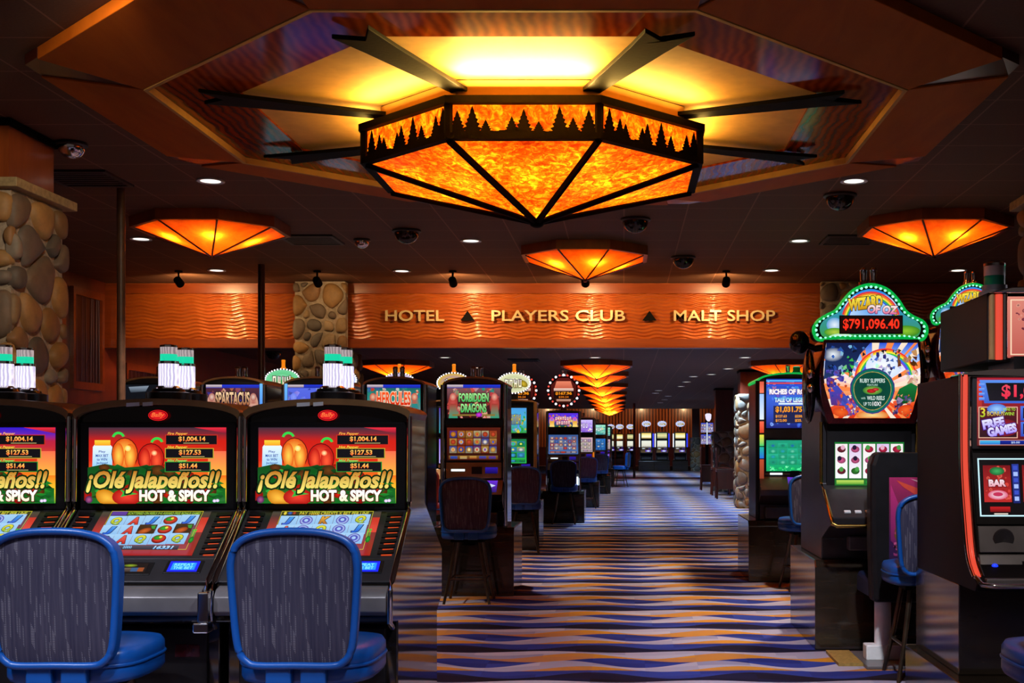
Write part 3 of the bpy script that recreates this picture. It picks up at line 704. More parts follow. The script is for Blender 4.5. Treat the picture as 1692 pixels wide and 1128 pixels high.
light('SPOT', (-1.0, 2.9, HC-.05), 160, (.85, .9, 1), aim=(-2.0, 4.6, .7), spot_size=radians(36), spot_blend=.8, shadow_soft_size=.09)  # added fill spot on the left stool seat
light('SPOT', (1.7, 3.4, HC-.05), 170, (1, .88, .75), aim=(2.15, 6.0, .9), spot_size=radians(34), spot_blend=.8, shadow_soft_size=.09)  # unseen spot added to brighten the red tube machine's lower panels
def dome(px, py, top, label, r=.13, m_='dome'):
    d = (top-EYE)*F/(VY-py); o = thing('ceiling_dome', label, 'security camera', (wx(px, d), d, top), group='dome cameras on the ceiling')
    MB().lathe([(r*1.15, 0), (r*1.18, -.02), (r, -.03)], n=20).build('base_ring', 'vent', o, smooth=40)
    MB().lathe([(r*cos(t*pi/16), -.03-r*.9*sin(t*pi/16)) for t in range(8)]+[(.003, -.03-r*.9)], n=18).build('dome_cover', m_, o, smooth=70)
dome(672, 380, HC, 'black camera dome left below the chandelier tip')
dome(1050, 361, HC, 'black camera dome right below the chandelier')
dome(1129, 424, HC, 'black camera dome right of the middle amber ceiling lamp')
dome(1388, 321, HC, 'large black camera dome above the right amber ceiling lamp')
dome(452, 581, HF, 'black camera dome under the header left of the stone pier')
light('SPOT', (1.5, 24.4, HF-.05), 260, (1, .66, .32), aim=(2.9, 27.2, .9), spot_size=radians(38), spot_blend=.8, shadow_soft_size=.09)  # warm spot added without a fixture, for the stone pier beyond the header
dome(598, 395, HC, 'pale detector dome between the left and middle amber ceiling lamps', .08, 'chrome')
dome(118, 236, HC, 'pale detector dome beside the cherry shaft of the left pier', .10, 'chrome')
def vent(px, py, top, label, w=.6):
    d = (top-EYE)*F/(VY-py); o = thing('ceiling_vent', label, 'air vent', (wx(px, d), d, top), group='air vents in the ceiling'); h = w/2
    for b in ((-h, h, -h, -h+.04), (-h, h, h-.04, h), (-h, -h+.04, -h+.04, h-.04), (h-.04, h, -h+.04, h-.04)): box('vent_frame', 'vent', o, *b, -.02, 0)
    for i in range(6): y = -h+.08+i*(w-.12)/6; box('slat', 'vent', o, -h+.04, h-.04, y, y+.05, -.016, -.006)
vent(140, 293, HC, 'square air vent behind the left stone pier'); vent(515, 395, HC, 'square air vent right of the left amber ceiling lamp')
vent(1405, 395, HC, 'square air vent left of the right amber ceiling lamp'); vent(866, 594, HF, 'square air vent beyond the header under PLAYERS CLUB')

# ------------------------------------------------------------------ stools
def make_stool(label):
    o = thing('casino_stool', label, 'stool', group='blue upholstered stools')
    pts = [(0, 0), (.30, .0), (.385, .03), (.435, .09), (.462, .20), (.482, .42), (.498, .66), (.496, .77), (.472, .86), (.415, .925), (.32, .968), (.18, .993)]
    half = pts+[(0, 1.0)]; full = half+[(-p[0], p[1]) for p in reversed(half[1:-1])]
    zb, w, h = .66, .46, .485
    out = catmull([(p[0]*w, zb+p[1]*h) for p in full], 4)
    yb = lambda z: -.27-.05*(z-zb)                         # rear face leans back a little
    cx, cz = 0, zb+h*.5
    def shell(mb, sc, y0, bulge):
        n = len(out); V = []
        for k, (s_, q) in enumerate(((1, 0), (.86, .6), (.55, .9), (.2, 1))):
            V += [(cx+(p[0]-cx)*s_*sc, yb(cz+(p[1]-cz)*s_*sc)+y0-bulge*q, cz+(p[1]-cz)*s_*sc) for p in out]
        V.append((cx, yb(cz)+y0-bulge, cz))
        mb.add(V, [(k*n+j, k*n+(j+1) % n, (k+1)*n+(j+1) % n, (k+1)*n+j) for k in range(3) for j in range(n)]+[(3*n+j, 3*n+(j+1) % n, 4*n) for j in range(n)])
    m = MB(); shell(m, 1, .055, -.03); n = len(out)
    k = len(m.v); m.v += [(p[0], yb(p[1]), p[1]) for p in out]; m.f += [(j, (j+1) % n, k+(j+1) % n, k+j) for j in range(n)]; m.m += [0]*n
    m.build('backrest', 'blue_vinyl', o, smooth=60)
    m = MB(); shell(m, .955, .004, .012); m.build('back_fabric', 'fabric', o, smooth=70)
    m = MB(); m.tube([(p[0]*.975, yb(p[1])-.001, zb+(p[1]-zb)*.985+.003) for p in out], .0135, 8, closed=True); m.build('piping', 'blue_vinyl', o, smooth=70)
    sq = lambda a, e: (abs(cos(a))**e*(1 if cos(a) > 0 else -1), abs(sin(a))**e*(1 if sin(a) > 0 else -1))
    def pad(mb, prof):
        nn = 32; V = []
        for s_, z in prof:
            for j in range(nn):
                c = sq(2*pi*j/nn, .55); V.append((c[0]*.245*s_, c[1]*.235*s_+.0, z))
        k = len(prof); mb.add(V, [(i*nn+j, i*nn+(j+1) % nn, (i+1)*nn+(j+1) % nn, (i+1)*nn+j) for i in range(k-1) for j in range(nn)]+[tuple(reversed(range(nn))), tuple((k-1)*nn+j for j in range(nn))])
    m = MB(); pad(m, [(.90, .585), (.97, .59), (1, .605), (1, .635), (.985, .648), (.985, .654), (1, .665), (.995, .69), (.95, .708), (.8, .716), (.4, .722), (.05, .723)]); s_ = m.build('seat', 'blue_vinyl', o, smooth=60)
    m = MB(); m.tube([(sq(2*pi*j/40, .55)[0]*.245, sq(2*pi*j/40, .55)[1]*.235, .651) for j in range(40)], .006, 6, closed=True); m.build('seat_piping', 'blue_vinyl', s_, smooth=60)
    for x in (-.062, .062): MB().box(x-.046, x+.046, -.268, -.232, .585, .672).build('back_bracket', 'blue_vinyl', o, bevel=.008)
    MB().box(-.15, .15, -.15, .15, .555, .587).lathe([(.07, .52), (.07, .56)], n=14).build('swivel_plate', 'black_iron', o)
    for sx in (-1, 1):
        for sy in (-1, 1): tube('leg', 'dark_bronze', o, [(sx*.11, sy*.11, .56), (sx*.155, sy*.155, .26), (sx*.205, sy*.205, .0)], [.017, .015, .013], 8)
    MB().tube([(.165*1.414*cos(2*pi*j/4+pi/4), .165*1.414*sin(2*pi*j/4+pi/4), .22) for j in range(4)], .011, 6, closed=True).build('footrest', 'dark_bronze', o)
    return o
stool = make_stool('blue stool with woven striped back cut by the left picture edge')
stool.location = (wx(91, 4.28), 4.28+.27, 0); stool.rotation_euler.z = 0
stools = [(wx(490, 4.28), 4.28, -.02, 'blue stool with woven striped back before the pepper game machine at the aisle end'),
          (wx(770, 10.85), 10.82, 0, 'dark stool in front of the green lettered dragon game'),
          (wx(861, 15.7), 15.7, .1, 'dark stool before the machine with blue and green screens'),
          (wx(931, 21.5), 21.5, 0, 'dark stool with blue seat under the bulb ringed hexagon sign'),
          (-1.86, 21.5, .1, 'dark stool just left of the stool under the hexagon sign, mostly hidden'),
          (wx(967, 26.8), 26.8, .15, 'dark stool right of the hexagon sign machine, next along the aisle'),
          (wx(990, 34.3), 34.3, .15, 'dark stool at the small machine with the bright blue lower screen'),
          (1.80, 11.75, .12, 'dark stool at the machine with the rainbow light strip'),
          (1.87, 7.26, .0, 'blue stool peeking out between the printed chair and the black cabinet side'),
          (1.66, 4.16, 0, 'blue stool seat corner at the bottom right picture edge')]
for x, y, rz, lab in stools: copy_tree(stool, (x, y+.27, 0), rz, lab)
copy_tree(stool, (wx(1025, 40), 40, 0), radians(75), 'stool standing out in the far aisle, turned sideways')
rs = copy_tree(stool, (wx(700, 14.8), 14.8, 0), .0, 'dark red stool half hidden between the pepper game and the dragon game'); rs['group'] = 'dark red stools'
for c in kids(rs):
    if c.name.split('.')[0] in ('backrest', 'back_fabric', 'piping', 'seat'):
        c.data = c.data.copy(); c.data.materials[0] = M['red_vinyl']

# ------------------------------------------------------------------ game artwork
def art_pepper(purple):
    a = Art(148, 706, 375, 831)
    if purple: a.bands(148, 375, [(706, '#2a18c8'), (716, '#5a20b0'), (728, '#b02040'), (760, '#d83018'), (785, '#f07a1c'), (812, '#f5d030'), (831, '#3aa52c')])
    else: a.bands(148, 375, [(706, '#3a2a38'), (716, '#7a2430'), (728, '#c81c12'), (760, '#d82412'), (785, '#ec6418'), (810, '#f8cc30'), (831, '#3aa52c')])
    a.poly([(322, 706), (375, 706), (375, 716), (350, 711)], '#e8283c', '#7a1830')
    a.rect(345, 745, 375, 785, '#ef6a4a', '#f8b040')
    # jar of peppers
    a.poly([(155, 738), (159, 733), (182, 733), (187, 738), (187, 774), (154, 774)], '#e8f4ff', '#8ecbee'); a.rect(158, 727, 184, 736, '#ffd23c', '#f0a020')
    for k, (t, x0, x1) in enumerate((('Play', 165, 176), ('MAX BET', 160, 181), ('to WIN', 162, 179), ('Jackpot!', 161, 180))): a.text(t, x0, 744+k*6.2, x1, 748.5+k*6.2, '#1a3a9a')
    # two plain peppers with green stalks
    for x, y, rx, ry, c, e, sx in ((208, 750, 22, 27, '#ffd050', '#e0500e', -1), (252, 757, 22, 25, '#ff5a34', '#b80c0c', 1)):
        a.ell(x, y, rx, ry, '#300a08', None); a.ell(x, y, rx-1.2, ry-1.2, c, e); a.ell(x-rx*.45, y+3, rx*.42, ry*.8, c, e); a.ell(x+rx*.42, y+4, rx*.45, ry*.78, c, e); a.ell(x+rx*.25, y-ry*.35, rx*.22, ry*.18, '#fff0b0', c)
        a.arc(x+sx*10, y-ry+1, 7, 11, 20, 165, '#2fd048', 10)
    R = random.Random(2)
    a.poly([(148, 772), (176, 766), (210, 772), (262, 768), (290, 778), (320, 800), (375, 806), (375, 831), (148, 831)], '#0c4a18', '#146a20')
    for k in range(70):
        x = 150+R.random()*222; y = 770+max(0, (x-270)*.3)+R.random()*(58-max(0, (x-270)*.3)); c = R.choice(['#1f8f2c', '#2fb43c', '#0f6a24', '#d8200f', '#157028', '#b81410', '#0a4a18', '#0f6a24', '#6a3a10'])
        if c in ('#d8200f', '#6a3a10', '#b81410'): a.ell(x, y, R.uniform(6, 12), R.uniform(5, 9), c, hx(c, .35), 14, R.uniform(-.6, .6))
        else: a.poly([(x-R.uniform(6, 12), y+R.uniform(-3, 3)), (x, y-R.uniform(3, 6)), (x+R.uniform(6, 14), y+R.uniform(-4, 4)), (x, y+R.uniform(2, 4))], c, hx(c, .4))
    a.ell(186, 822, 20, 13, '#ffc040', '#c87808', 20, .5); a.ell(218, 820, 24, 14, '#f0402c', '#a80c08', 20); a.poly([(205, 806), (216, 811), (230, 803), (224, 812), (236, 815), (220, 817), (208, 820), (212, 813)], '#2fae3a')
    # jackpot boxes
    for k, (y, x1, lab, val, fr, fc) in enumerate(((718, 367, 'Fire Pepper', '$1,004.14', '#c22a1a', '#ffb040'), (740, 361, 'Hot Pepper', '$127.53', '#b8a030', '#f0d040'), (762, 356, 'Mild Pepper', '$51.44', '#1c8a30', '#50e060'))):
        a.rect(281, y, x1, y+17, fr); a.rect(282.5, y+1.2, x1-1.5, y+15.8, '#0c0a10')
        a.text(lab, 285, y-4, 318, y+1.5, fc, shear=.3); mid = (283+x1)/2; hw = {0: 22, 1: 18, 2: 15}[k]
        a.text(val, mid-hw, y+3, mid+hw, y+12, '#ffd060', '#ff5020', bold=.03); a.rect(mid-14, y+13.4, mid+hw+6, y+14.2, '#d8c880')
    a.text('¡Olé Jalapeños!!', 153, 777, 372, 814, '#b86a10', '#fff27a', '#082808', .075, .035, .28)
    a.text('HOT & SPICY', 240, 808, 356, 827, '#ffffff', '#fff0c8', '#4a1404', .06, .05)
    a.ell(158, 824, 6, 6, '#b0508a', '#40204a'); a.ell(363, 826, 3, 2.6, '#ffffff', '#c0a0e0'); a.ell(368, 825.5, 3, 2.6, '#ffffff', '#c0a0e0')
    return a
def art_reels(kind):
    a = Art(0, 0, 180, 82); a.rect(0, 0, 180, 82, '#3a3436', '#a81c14'); a.rect(0, 10, 14, 60, '#5a3030', '#e03828'); a.rect(168, 12, 180, 40, '#c83424', '#e04030')
    a.rect(16, 0, 166, 9, '#2c2a14'); a.frame(15, 0, 167, 72, .8, '#c8c030')
    if kind == 1: a.rect(17, .8, 42, 8.4, '#5a2a9a'); a.text('SCATTERED ON REELS 3+5 AWARD FREE BONUS GAMES', 44, 2.2, 164, 7.2, '#9cc83c')
    else: a.text('PAY 10000 CREDITS X BET PER LINE', 46, 1.6, 160, 7.6, '#c8e040', '#e8b030'); a.ell(22, 4.6, 2.4, 3, '#e8d040'); a.ell(30, 4.6, 4, 3, '#3a6ad0', '#102a70'); a.ell(37, 4.6, 3, 3, '#d03828', '#601010')
    g = {0: 'CCKCJ CJCAQ KCACQ', 1: 'QAJTJ JAPTP 9AQTQ', 2: 'JCKCQ ACQCJ QTKAC'}[kind].split()
    for r in range(3):
        for c in range(5):
            x, y = 17+c*29.8, 10+r*20.5; a.rect(x, y, x+29, y+20, '#a8d4f8', '#8cc0f0'); k = g[r][c]; X, Y = x+14.5, y+10
            if k == 'T': a.ell(X, Y, 11.5, 8, '#7a140c'); a.ell(X, Y-1, 10, 6.5, '#e85030', '#b81c10'); a.ell(X-2, Y-2, 7, 4, '#38b030', '#187018'); a.ell(X+2, Y-3, 2.5, 2, '#f0e040')
            elif k == 'P': a.rect(x, y, x+29, y+20, '#3a2008'); a.ell(X-2, Y+2, 10, 5, '#d86820', '#8a3008', 16, -.3); a.poly([(X+5, y+3), (X+12, y+2), (X+13, y+9), (X+8, y+8)], '#2f9a30')
            elif k == 'C': a.ell(X, Y, 10.5, 8.6, '#5a48b0'); a.ell(X, Y, 9, 7.2, '#c8d8f8', '#9ab0e8'); a.ell(X, Y, 6.5, 5.2, '#6a58c0', '#4858c0'); a.ell(X, Y, 3.2, 2.6, '#a8d0f8')
            else:
                col = {'Q': ('#e8e040', '#8cb020', '#405008'), 'A': ('#e86050', '#c01c18', '#500808'), 'J': ('#48a0f0', '#1450d0', '#082060'), 'K': ('#f0b040', '#a05810', '#402004'), '9': ('#50d060', '#108030', '#043010')}[k]
                a.text(k, X-8, Y-7, X+8, Y+7.5, col[0], col[1], col[2], .05, .06, .2)
    a.scribble(169, 44, 177, 60, '#3ade40', '#18a020', None, 2, 5); a.ell(174, 64, 4, 6, '#28b030', '#0c5c18')
    a.rect(10, 74, 160, 82, '#5a5060', '#2a2430'); a.text('16331' if kind == 1 else '2177', 120, 75, 152, 81, '#d8f0ff', '#60b8ff', None, 0, .04, .2)
    for x in (44, 72): a.text('8' if x == 44 else '2000', x, 75.6, x+(4 if x == 44 else 14), 80, '#90d0ff')
    return a
def art_sign(title, bg, pal, c1, c2, out, two=None, seed=1, bar=True, figures=True):
    a = Art(0, 0, 100, 60); a.bands(0, 100, [(0, bg[0]), (30, bg[1]), (60, bg[2])]); a.shards(60, (0, 6, 100, 60), pal, (3, 9), seed)
    if bar: a.rect(0, 0, 100, 6, '#2038d8', '#1828a0'); a.rect(0, 0, 30, 5, '#d8c8d0', '#8a7a90')
    if figures:
        for x, s in ((11, 1), (89, -1)): a.ell(x, 36, 9, 20, pal[0], pal[1]); a.ell(x, 22, 6, 7, pal[2], pal[0]); a.poly([(x-8, 60), (x-5, 34), (x+6, 34), (x+9, 60)], pal[1], pal[3 % len(pal)])
    if two == '*': a.scribble(22, 15, 78, 31, c1, c2, out, 7, seed); a.scribble(26, 34, 74, 50, c1, c2, out, 6, seed+1)
    elif two: a.text(title, 22, 15, 78, 31, c1, c2, out, .06, .04); a.text(two, 26, 34, 74, 50, c1, c2, out, .06, .04); a.rect(10, 53, 90, 56, '#8a7030'); a.ell(60, 54, 6, 4, '#e040e0', '#8018a0')
    elif title == '': pass
    elif title[0] == '*': a.scribble(20, 15, 80, 40, c1, c2, out, len(title), seed)
    else: a.text(title, 18, 13, 82, 37, c1, c2, out, .06, .03)
    return a
def art_busy(bg, pal, rows, cols, seed, k=1, symbols=True):
    a = Art(0, 0, 100, 60); a.bands(0, 100, [(0, bg[0]), (60, bg[1])]); R = random.Random(seed)
    for r in range(rows):
        for c in range(cols):
            x, y, w, h = 5+c*90/cols, 6+r*42/rows, 90/cols-1.5, 42/rows-1.5
            if symbols:
                a.rect(x, y, x+w, y+h, hx(R.choice(pal), .55), hx(R.choice(pal), .3)); p = R.choice(pal); a.ell(x+w/2, y+h/2, w*.36, h*.38, '#fff0d0' if R.random() < .35 else p, hx(p, .4), 12)
                if R.random() < .5: a.ell(x+w/2, y+h/2, w*.15, h*.2, R.choice(pal))
    a.rect(4, 51, 96, 58, hx(pal[0], .3), hx(pal[1], .2))
    for i in range(5): a.rect(7+i*18, 52, 20+i*18, 57, hx(R.choice(pal), .8), hx(R.choice(pal), .4))
    return a

# ------------------------------------------------------------------ front bank: three slant deck machines
def light_tower(o, x, y, z, r=.042, lit=True, k=1.0):
    b = MB().lathe([(r*2.3, 0), (r*2.3, .045), (r*1.7, .05), (r*1.6, .062)], (x, y, z), 20).build('tower_light', 'graphite', o, smooth=40); z += .055
    MB().lathe([(r*1.35, .0), (r*1.35, .012), (r*1.12, .02)], (x, y, z), 18).build('collar_ring', 'chrome', b, smooth=40)
    z += .018; MB().lathe([(r*1.02, 0), (r*1.02, .098), (r*.99, .1)], (x, y, z), 18).build('lit_lens' if lit else 'clear_lens', 'lens_white' if lit else 'lens_off', b, smooth=40)
    MB().lathe([(r*1.06, .1), (r*1.06, .112), (r*.9, .114)], (x, y, z), 18).build('collar_ring', 'chrome', b, smooth=40)
    MB().lathe([(r*.86, .113), (r*.86, .143)], (x, y, z), 18).build('green_lens', 'lens_green' if lit else 'lens_green_off', b, smooth=40)
    MB().lathe([(r*.86, .143), (r*.86, .174)], (x, y, z), 18).build('frosted_lens', 'lens_glow' if lit else 'lens_off', b, smooth=40)
    MB().lathe([(r*.9, .174), (r*.9, .183), (r*.5, .187)], (x, y, z), 18).build('chrome_cap', 'chrome', b, smooth=40)
    return b
def pepper_machine(label, px, kind):
    x = wx(px, 5.2); o = thing('slot_machine', label, 'slot machine', (x, 5.2, 0), group='front bank of pepper game machines')
    prof = [(.03, 1.53), (.02, 1.17), (-.39, .885), (-.43, .82), (-.43, .745), (-.25, .72), (-.25, .0), (.79, 0), (.79, .62), (.95, .68), (.95, .92), (.42, 1.18), (.42, 1.53)]
    prism('cabinet', 'side_gloss', o, prof, 'x', -.347, .347, bevel=.006)
    arc = [(.347*cos(pi*t/24), 1.553+.062*sin(pi*t/24)) for t in range(25)]
    prism('arched_head', 'black_gloss', o, [(-.347, 1.525)]+[p for p in reversed(arc)]+[(.347, 1.525)], 'y', .012, .42)
    band = arc+[(p[0]*1.03, p[1]+.026) for p in reversed(arc)]
    prism('head_trim', 'bronze', o, band, 'y', -.03, .425, bevel=.005, smooth=40)
    for sx in (-1, 1): tube('side_rail', 'chrome', o, [(sx*.352, -.012, 1.565), (sx*.352, -.02, 1.20), (sx*.352, -.03, 1.16), (sx*.352, -.40, .905), (sx*.352, -.445, .87), (sx*.352, -.452, .745), (sx*.352, -.40, .72)], .0115, 8)
    box('screen_bezel', 'black_satin', o, -.335, .335, -.004, .012, 1.165, 1.54, bevel=.004)
    art_pepper(kind == 0).face('upper_screen', o, -.297, .293, wz(831, 5.2), wz(706, 5.2), -.006, k=1.12)
    a = Art(-16, -9, 16, 9); a.ell(0, 0, 16, 9, '#e8141a'); a.ell(0, 0, 14.6, 7.8, '#3a0406'); a.ell(0, 0, 13.4, 6.8, '#c8101a', '#e81820'); a.text('Bally', -11, -4.5, 11, 5, '#ff8040', '#ff5030', None, 0, .03, .3)
    a.face('logo_badge', o, -.042, .042, wz(695, 5.2), wz(677, 5.2), -.006)
    # sloping deck: t runs down the slope, N is its upward normal
    T = Vector((0, -.40, -.2780)); Nn = Vector((0, -.2780, .40)).normalized(); O_ = Vector((0, .015, 1.168))
    def deckp(xx, t, h=0): return tuple(O_+T*t+Nn*h+Vector((xx, 0, 0)))
    def plate(name, mt, x0, x1, t0, t1, h):
        P = [deckp(x0, t0, h), deckp(x1, t0, h), deckp(x1, t1, h), deckp(x0, t1, h)]; Q = [deckp(x0, t0, -.01), deckp(x1, t0, -.01), deckp(x1, t1, -.01), deckp(x0, t1, -.01)]
        return MB().add(P+Q, [(0, 1, 2, 3), (4, 7, 6, 5), (0, 4, 5, 1), (1, 5, 6, 2), (2, 6, 7, 3), (3, 7, 4, 0)]).build(name, mt, o, bevel=.003)
    plate('deck_bezel', 'graphite', -.345, .345, .03, .70, .006); plate('button_deck', 'graphite', -.345, .345, .71, 1.0, .012)
    L = Vector((.465, 0, 0)); art_reels(kind).build('lower_screen', o, deckp(-.232, .06, .0075), L, T*.60)
    for sx in (-1, 1):
        v = MB()
        for k in range(8): t = .09+k*.073; v.add([deckp(sx*.262, t, .007), deckp(sx*.328, t-.01, .007), deckp(sx*.328, t-.01, .013), deckp(sx*.262, t, .012), deckp(sx*.262, t+.045, .007), deckp(sx*.328, t+.03, .007), deckp(sx*.328, t+.03, .013), deckp(sx*.262, t+.045, .012)], [(0, 1, 2, 3), (4, 7, 6, 5), (3, 2, 6, 7), (0, 4, 5, 1), (0, 3, 7, 4), (1, 5, 6, 2)])
        g = v.build('speaker_grille', 'black_satin', o); m = MB()
        for k in range(8):
            t = .09+k*.073+.047; xo = sx*.30
            m.add([deckp(xo-.022, t, .0085), deckp(xo+.022, t-.003, .0085), deckp(xo+.022, t+.012, .0085), deckp(xo-.022, t+.014, .0085)], [(0, 1, 2, 3)])
        m.build('orange_glow_strip', 'vent_orange', g)
    s = plate('card_reader', 'black_satin', -.08, .10, .76, .92, .016)
    Art(0, 0, 60, 20).rect(0, 0, 60, 20, '#1a0c06').ell(30, 5, 12, 3, '#9ab020', '#405010').rect(4, 10, 56, 18, '#6a5a50', '#3a2a24').rect(34, 10, 46, 18, '#3a5a8a').rect(46, 10, 56, 18, '#9a4a20').build('keypad', s, deckp(-.06, .78, .0165), (.14, 0, 0), T*.12)
    b = plate('spin_button', 'black_satin', .15, .30, .74, .90, .016)
    Art(0, 0, 40, 12).rect(0, 0, 40, 12, (.01, .02, 1.4)).rect(4, 2, 36, 10, (.02, .35, 1.9)).text('REPEAT', 7, 2.6, 33, 5.6, (.3, 1, 2)).text('THE BET', 7, 6.4, 33, 9.4, (.3, 1, 2)).build('button_face', b, deckp(.165, .755, .0165), (.12, 0, 0), T*.13)
    pr = [(-.385, .885), (-.43, .875), (-.458, .845), (-.46, .79), (-.44, .77), (-.42, .80)]
    prism('deck_lip', 'gunmetal', o, pr, 'x', -.338, .338, bevel=.004, smooth=50)
    box('belly_door', 'black_satin', o, -.30, .30, -.265, -.245, .08, .70, bevel=.006); box('door_sticker', 'blue_vinyl', o, -.09, -.01, -.268, -.266, .62, .66)
    box('lower_sticker', 'maroon', o, .17, .27, -.268, -.266, .58, .63)
    for k, (x0, w) in enumerate(((-.125, .055), (-.055, .042))): prism('number_label', 'white_label', o, [(x0, 1.606+.002*k), (x0+w, 1.609+.002*k), (x0+w, 1.625+.002*k), (x0, 1.622+.002*k)], 'y', -.0345, -.029)
    light_tower(o, -.02, .17, 1.628); light_tower(o, -.008, .34, 1.628)
    return o
pepper_machine('slot machine with pepper game and purple topped screen, cut by the left picture edge', -20, 0)
pepper_machine('middle pepper game slot machine, whose lower screen shows five lit reels above the credits', 262, 1)
pepper_machine('pepper game slot machine at the aisle end of the front bank with a glossy side', 542, 2)
for px, lab in ((121.5, 'chrome clamp joining the left and middle pepper machines'), (401.5, 'chrome clamp joining the middle and right pepper machines')):
    x = wx(px, 5.2); o = tag(MB().box(-.022, .022, -.50, -.468, .745, .87).box(-.03, .03, -.53, -.468, .715, .755).build('chrome_clamp', 'chrome', bevel=.006), lab, 'clamp'); o.location = (x, 5.2, 0)

# ------------------------------------------------------------------ upright machines
def candles(o, z, y=.25, n=2, amber=False):
    for k in range(n):
        x = -.035+.07*k if n > 1 else 0
        b = MB().lathe([(.035, 0), (.035, .02), (.024, .03), (.024, .10), (.028, .11), (.02, .125)], (x, y, z), 12).build('candle_light', 'lens_amber' if amber else 'chrome', o, smooth=40)
def upright(label, x, y, up, lo, W=.58, zt=2.0, rise=.075, depth=.75, ph=.65, pw=.40, zu=(1.69, 2.01), zl=(1.285, 1.60), su=.255, group=None, deck='#6a30d8', face='black_gloss', pil='chrome', trim='bronze', pedx=0):
    o = thing('slot_machine', label, 'slot machine', (x, y, 0), group=group); h = W/2
    prism('pedestal', 'pedestal', o, [(-.14, 0), (-.14, ph-.06), (-.08, ph), (depth+.05, ph), (depth+.05, 0)], 'x', -pw+pedx, pw+pedx, bevel=.008)
    prof = [(.0, ph), (.0, .80), (-.16, .90), (-.17, .96), (.0, 1.10), (.02, zt), (depth, zt), (depth, ph)]
    prism('cabinet', face, o, prof, 'x', -h, h, bevel=.006)
    arc = [(h*cos(pi*t/20), zt-.003+rise*sin(pi*t/20)) for t in range(21)]
    prism('arched_head', 'graphite', o, arc, 'y', .015, depth)
    prism('head_trim', trim, o, arc+[(p[0]*1.03, p[1]+.018) for p in reversed(arc)], 'y', -.005, depth+.01, smooth=40)
    for sx in (-1, 1): tube('corner_pillar', pil, o, [(sx*(h+.008), .015, ph), (sx*(h+.008), -.0, 1.08), (sx*(h+.008), .01, zt+.01)], .024, 10)
    box('upper_bezel', 'black_satin', o, -su-.015, su+.015, -.008, .02, zu[0]-.015, zu[1]+.015, bevel=.003)
    up.face('upper_screen', o, -su, su, zu[0], zu[1], -.010)
    box('lower_bezel', 'black_satin', o, -su-.015, su+.015, -.014, .02, zl[0]-.015, zl[1]+.02, bevel=.003)
    lo.face('lower_screen', o, -su, su, zl[0], zl[1], -.0155)
    p = box('bill_panel', 'bronze', o, -su-.01, su+.01, -.012, .01, 1.115, zl[0]-.02, bevel=.004); zm = (1.115+zl[0]-.02)/2
    box('bill_slot', 'tube_white', p, -su+.04, -su+.17, -.016, -.01, zm-.008, zm+.012); box('note_reader', 'black_satin', p, -.02, .08, -.018, -.01, zm-.035, zm+.035)
    Art(0, 0, 10, 5).rect(0, 0, 10, 5, '#3018a0', '#100858').build('display', p, (.11, -.0125, zm+.03), (.12, 0, 0), (0, 0, -.06))
    d = MB().add([(-h+.01, .0, 1.10), (h-.01, 0, 1.10), (h-.01, -.165, .965), (-h+.01, -.165, .965), (-h+.01, .0, 1.09), (h-.01, 0, 1.09), (h-.01, -.165, .95), (-h+.01, -.165, .95)], [(0, 1, 2, 3), (4, 7, 6, 5), (0, 4, 5, 1), (1, 5, 6, 2), (2, 6, 7, 3), (3, 7, 4, 0)]).build('button_deck', 'bronze', o)
    Art(0, 0, 40, 14).rect(0, 0, 40, 14, deck, '#20105a').poly([(4, 7), (20, 1), (38, 6), (22, 12)], '#f0f4ff', '#9ab8f0').build('deck_light', d, (-.05, -.012, 1.092), (.28, 0, 0), (0, -.13, -.107))
    box('coin_tray', 'graphite', o, -h+.06, h-.06, -.10, .0, ph+.02, ph+.14, bevel=.01)
    return o
def oval_topper(o, z, rw, rh, c1, c2, txt, y=.1, n=36, lit='bulb_white', amber=True, tc='#ffffff', seed=1):
    t = MB().add([(rw*cos(2*pi*j/32), yy, z+rh*sin(2*pi*j/32)) for yy in (y, y+.10) for j in range(32)], [tuple(range(32)), tuple(range(63, 31, -1))]+[(j, (j+1) % 32, 32+(j+1) % 32, 32+j) for j in range(32)]).box(-.05, .05, y+.02, y+.08, z-rh-.14, z-rh+.02).build('oval_topper', 'black_satin', o)
    a = Art(-50, -30, 50, 30, .001); a.ell(0, 0, 47, 27, c1, c2, 28); a.arc(0, 30, 30, 45, 20, 160, c2); a.ell(28, 2, 14, 9, '#d8b830', '#7a6a10', 14, .5); a.scribble(-28, -11, 26, 13, tc, '#fff0a0', '#402008', 4, seed+3)
    a.build('sign_face', t, (-rw, y-.001, z+rh), (2*rw, 0, 0), (0, 0, -2*rh))
    first = None
    for j in range(n):
        a_ = 2*pi*j/n; p = (rw*.97*cos(a_), y-.006, z+rh*.96*sin(a_))
        if first is None: first = MB().ell((0, 0, 0), (.0105, .008, .0105), 8, 5).build('bulb', lit, t, loc=p)
        else: dup(first, p, t)
    if amber: candles(o, z+rh-.005, y+.05, 1, True)
    return t
gB = 'row of arched upright machines behind the front bank'; yB = 11.6
pal = ['#c8402c', '#d89038', '#3a8a50', '#4a6ad0', '#7a3a9a', '#e0c070', '#7a2018']
bB = lambda s: art_busy(('#5a1c10', '#2a0c08'), ['#e0a850', '#c84828', '#3858c0', '#e8d8a0', '#7a3aa0', '#d8882c'], 3, 6, s)
dark = Art(0, 0, 100, 60).bands(0, 100, [(0, '#10141c'), (60, '#06080c')]).poly([(6, 4), (44, 2), (38, 12), (10, 14)], '#8a98a8', '#2a3440')  # pale wedge is a reflection painted onto the dark glass
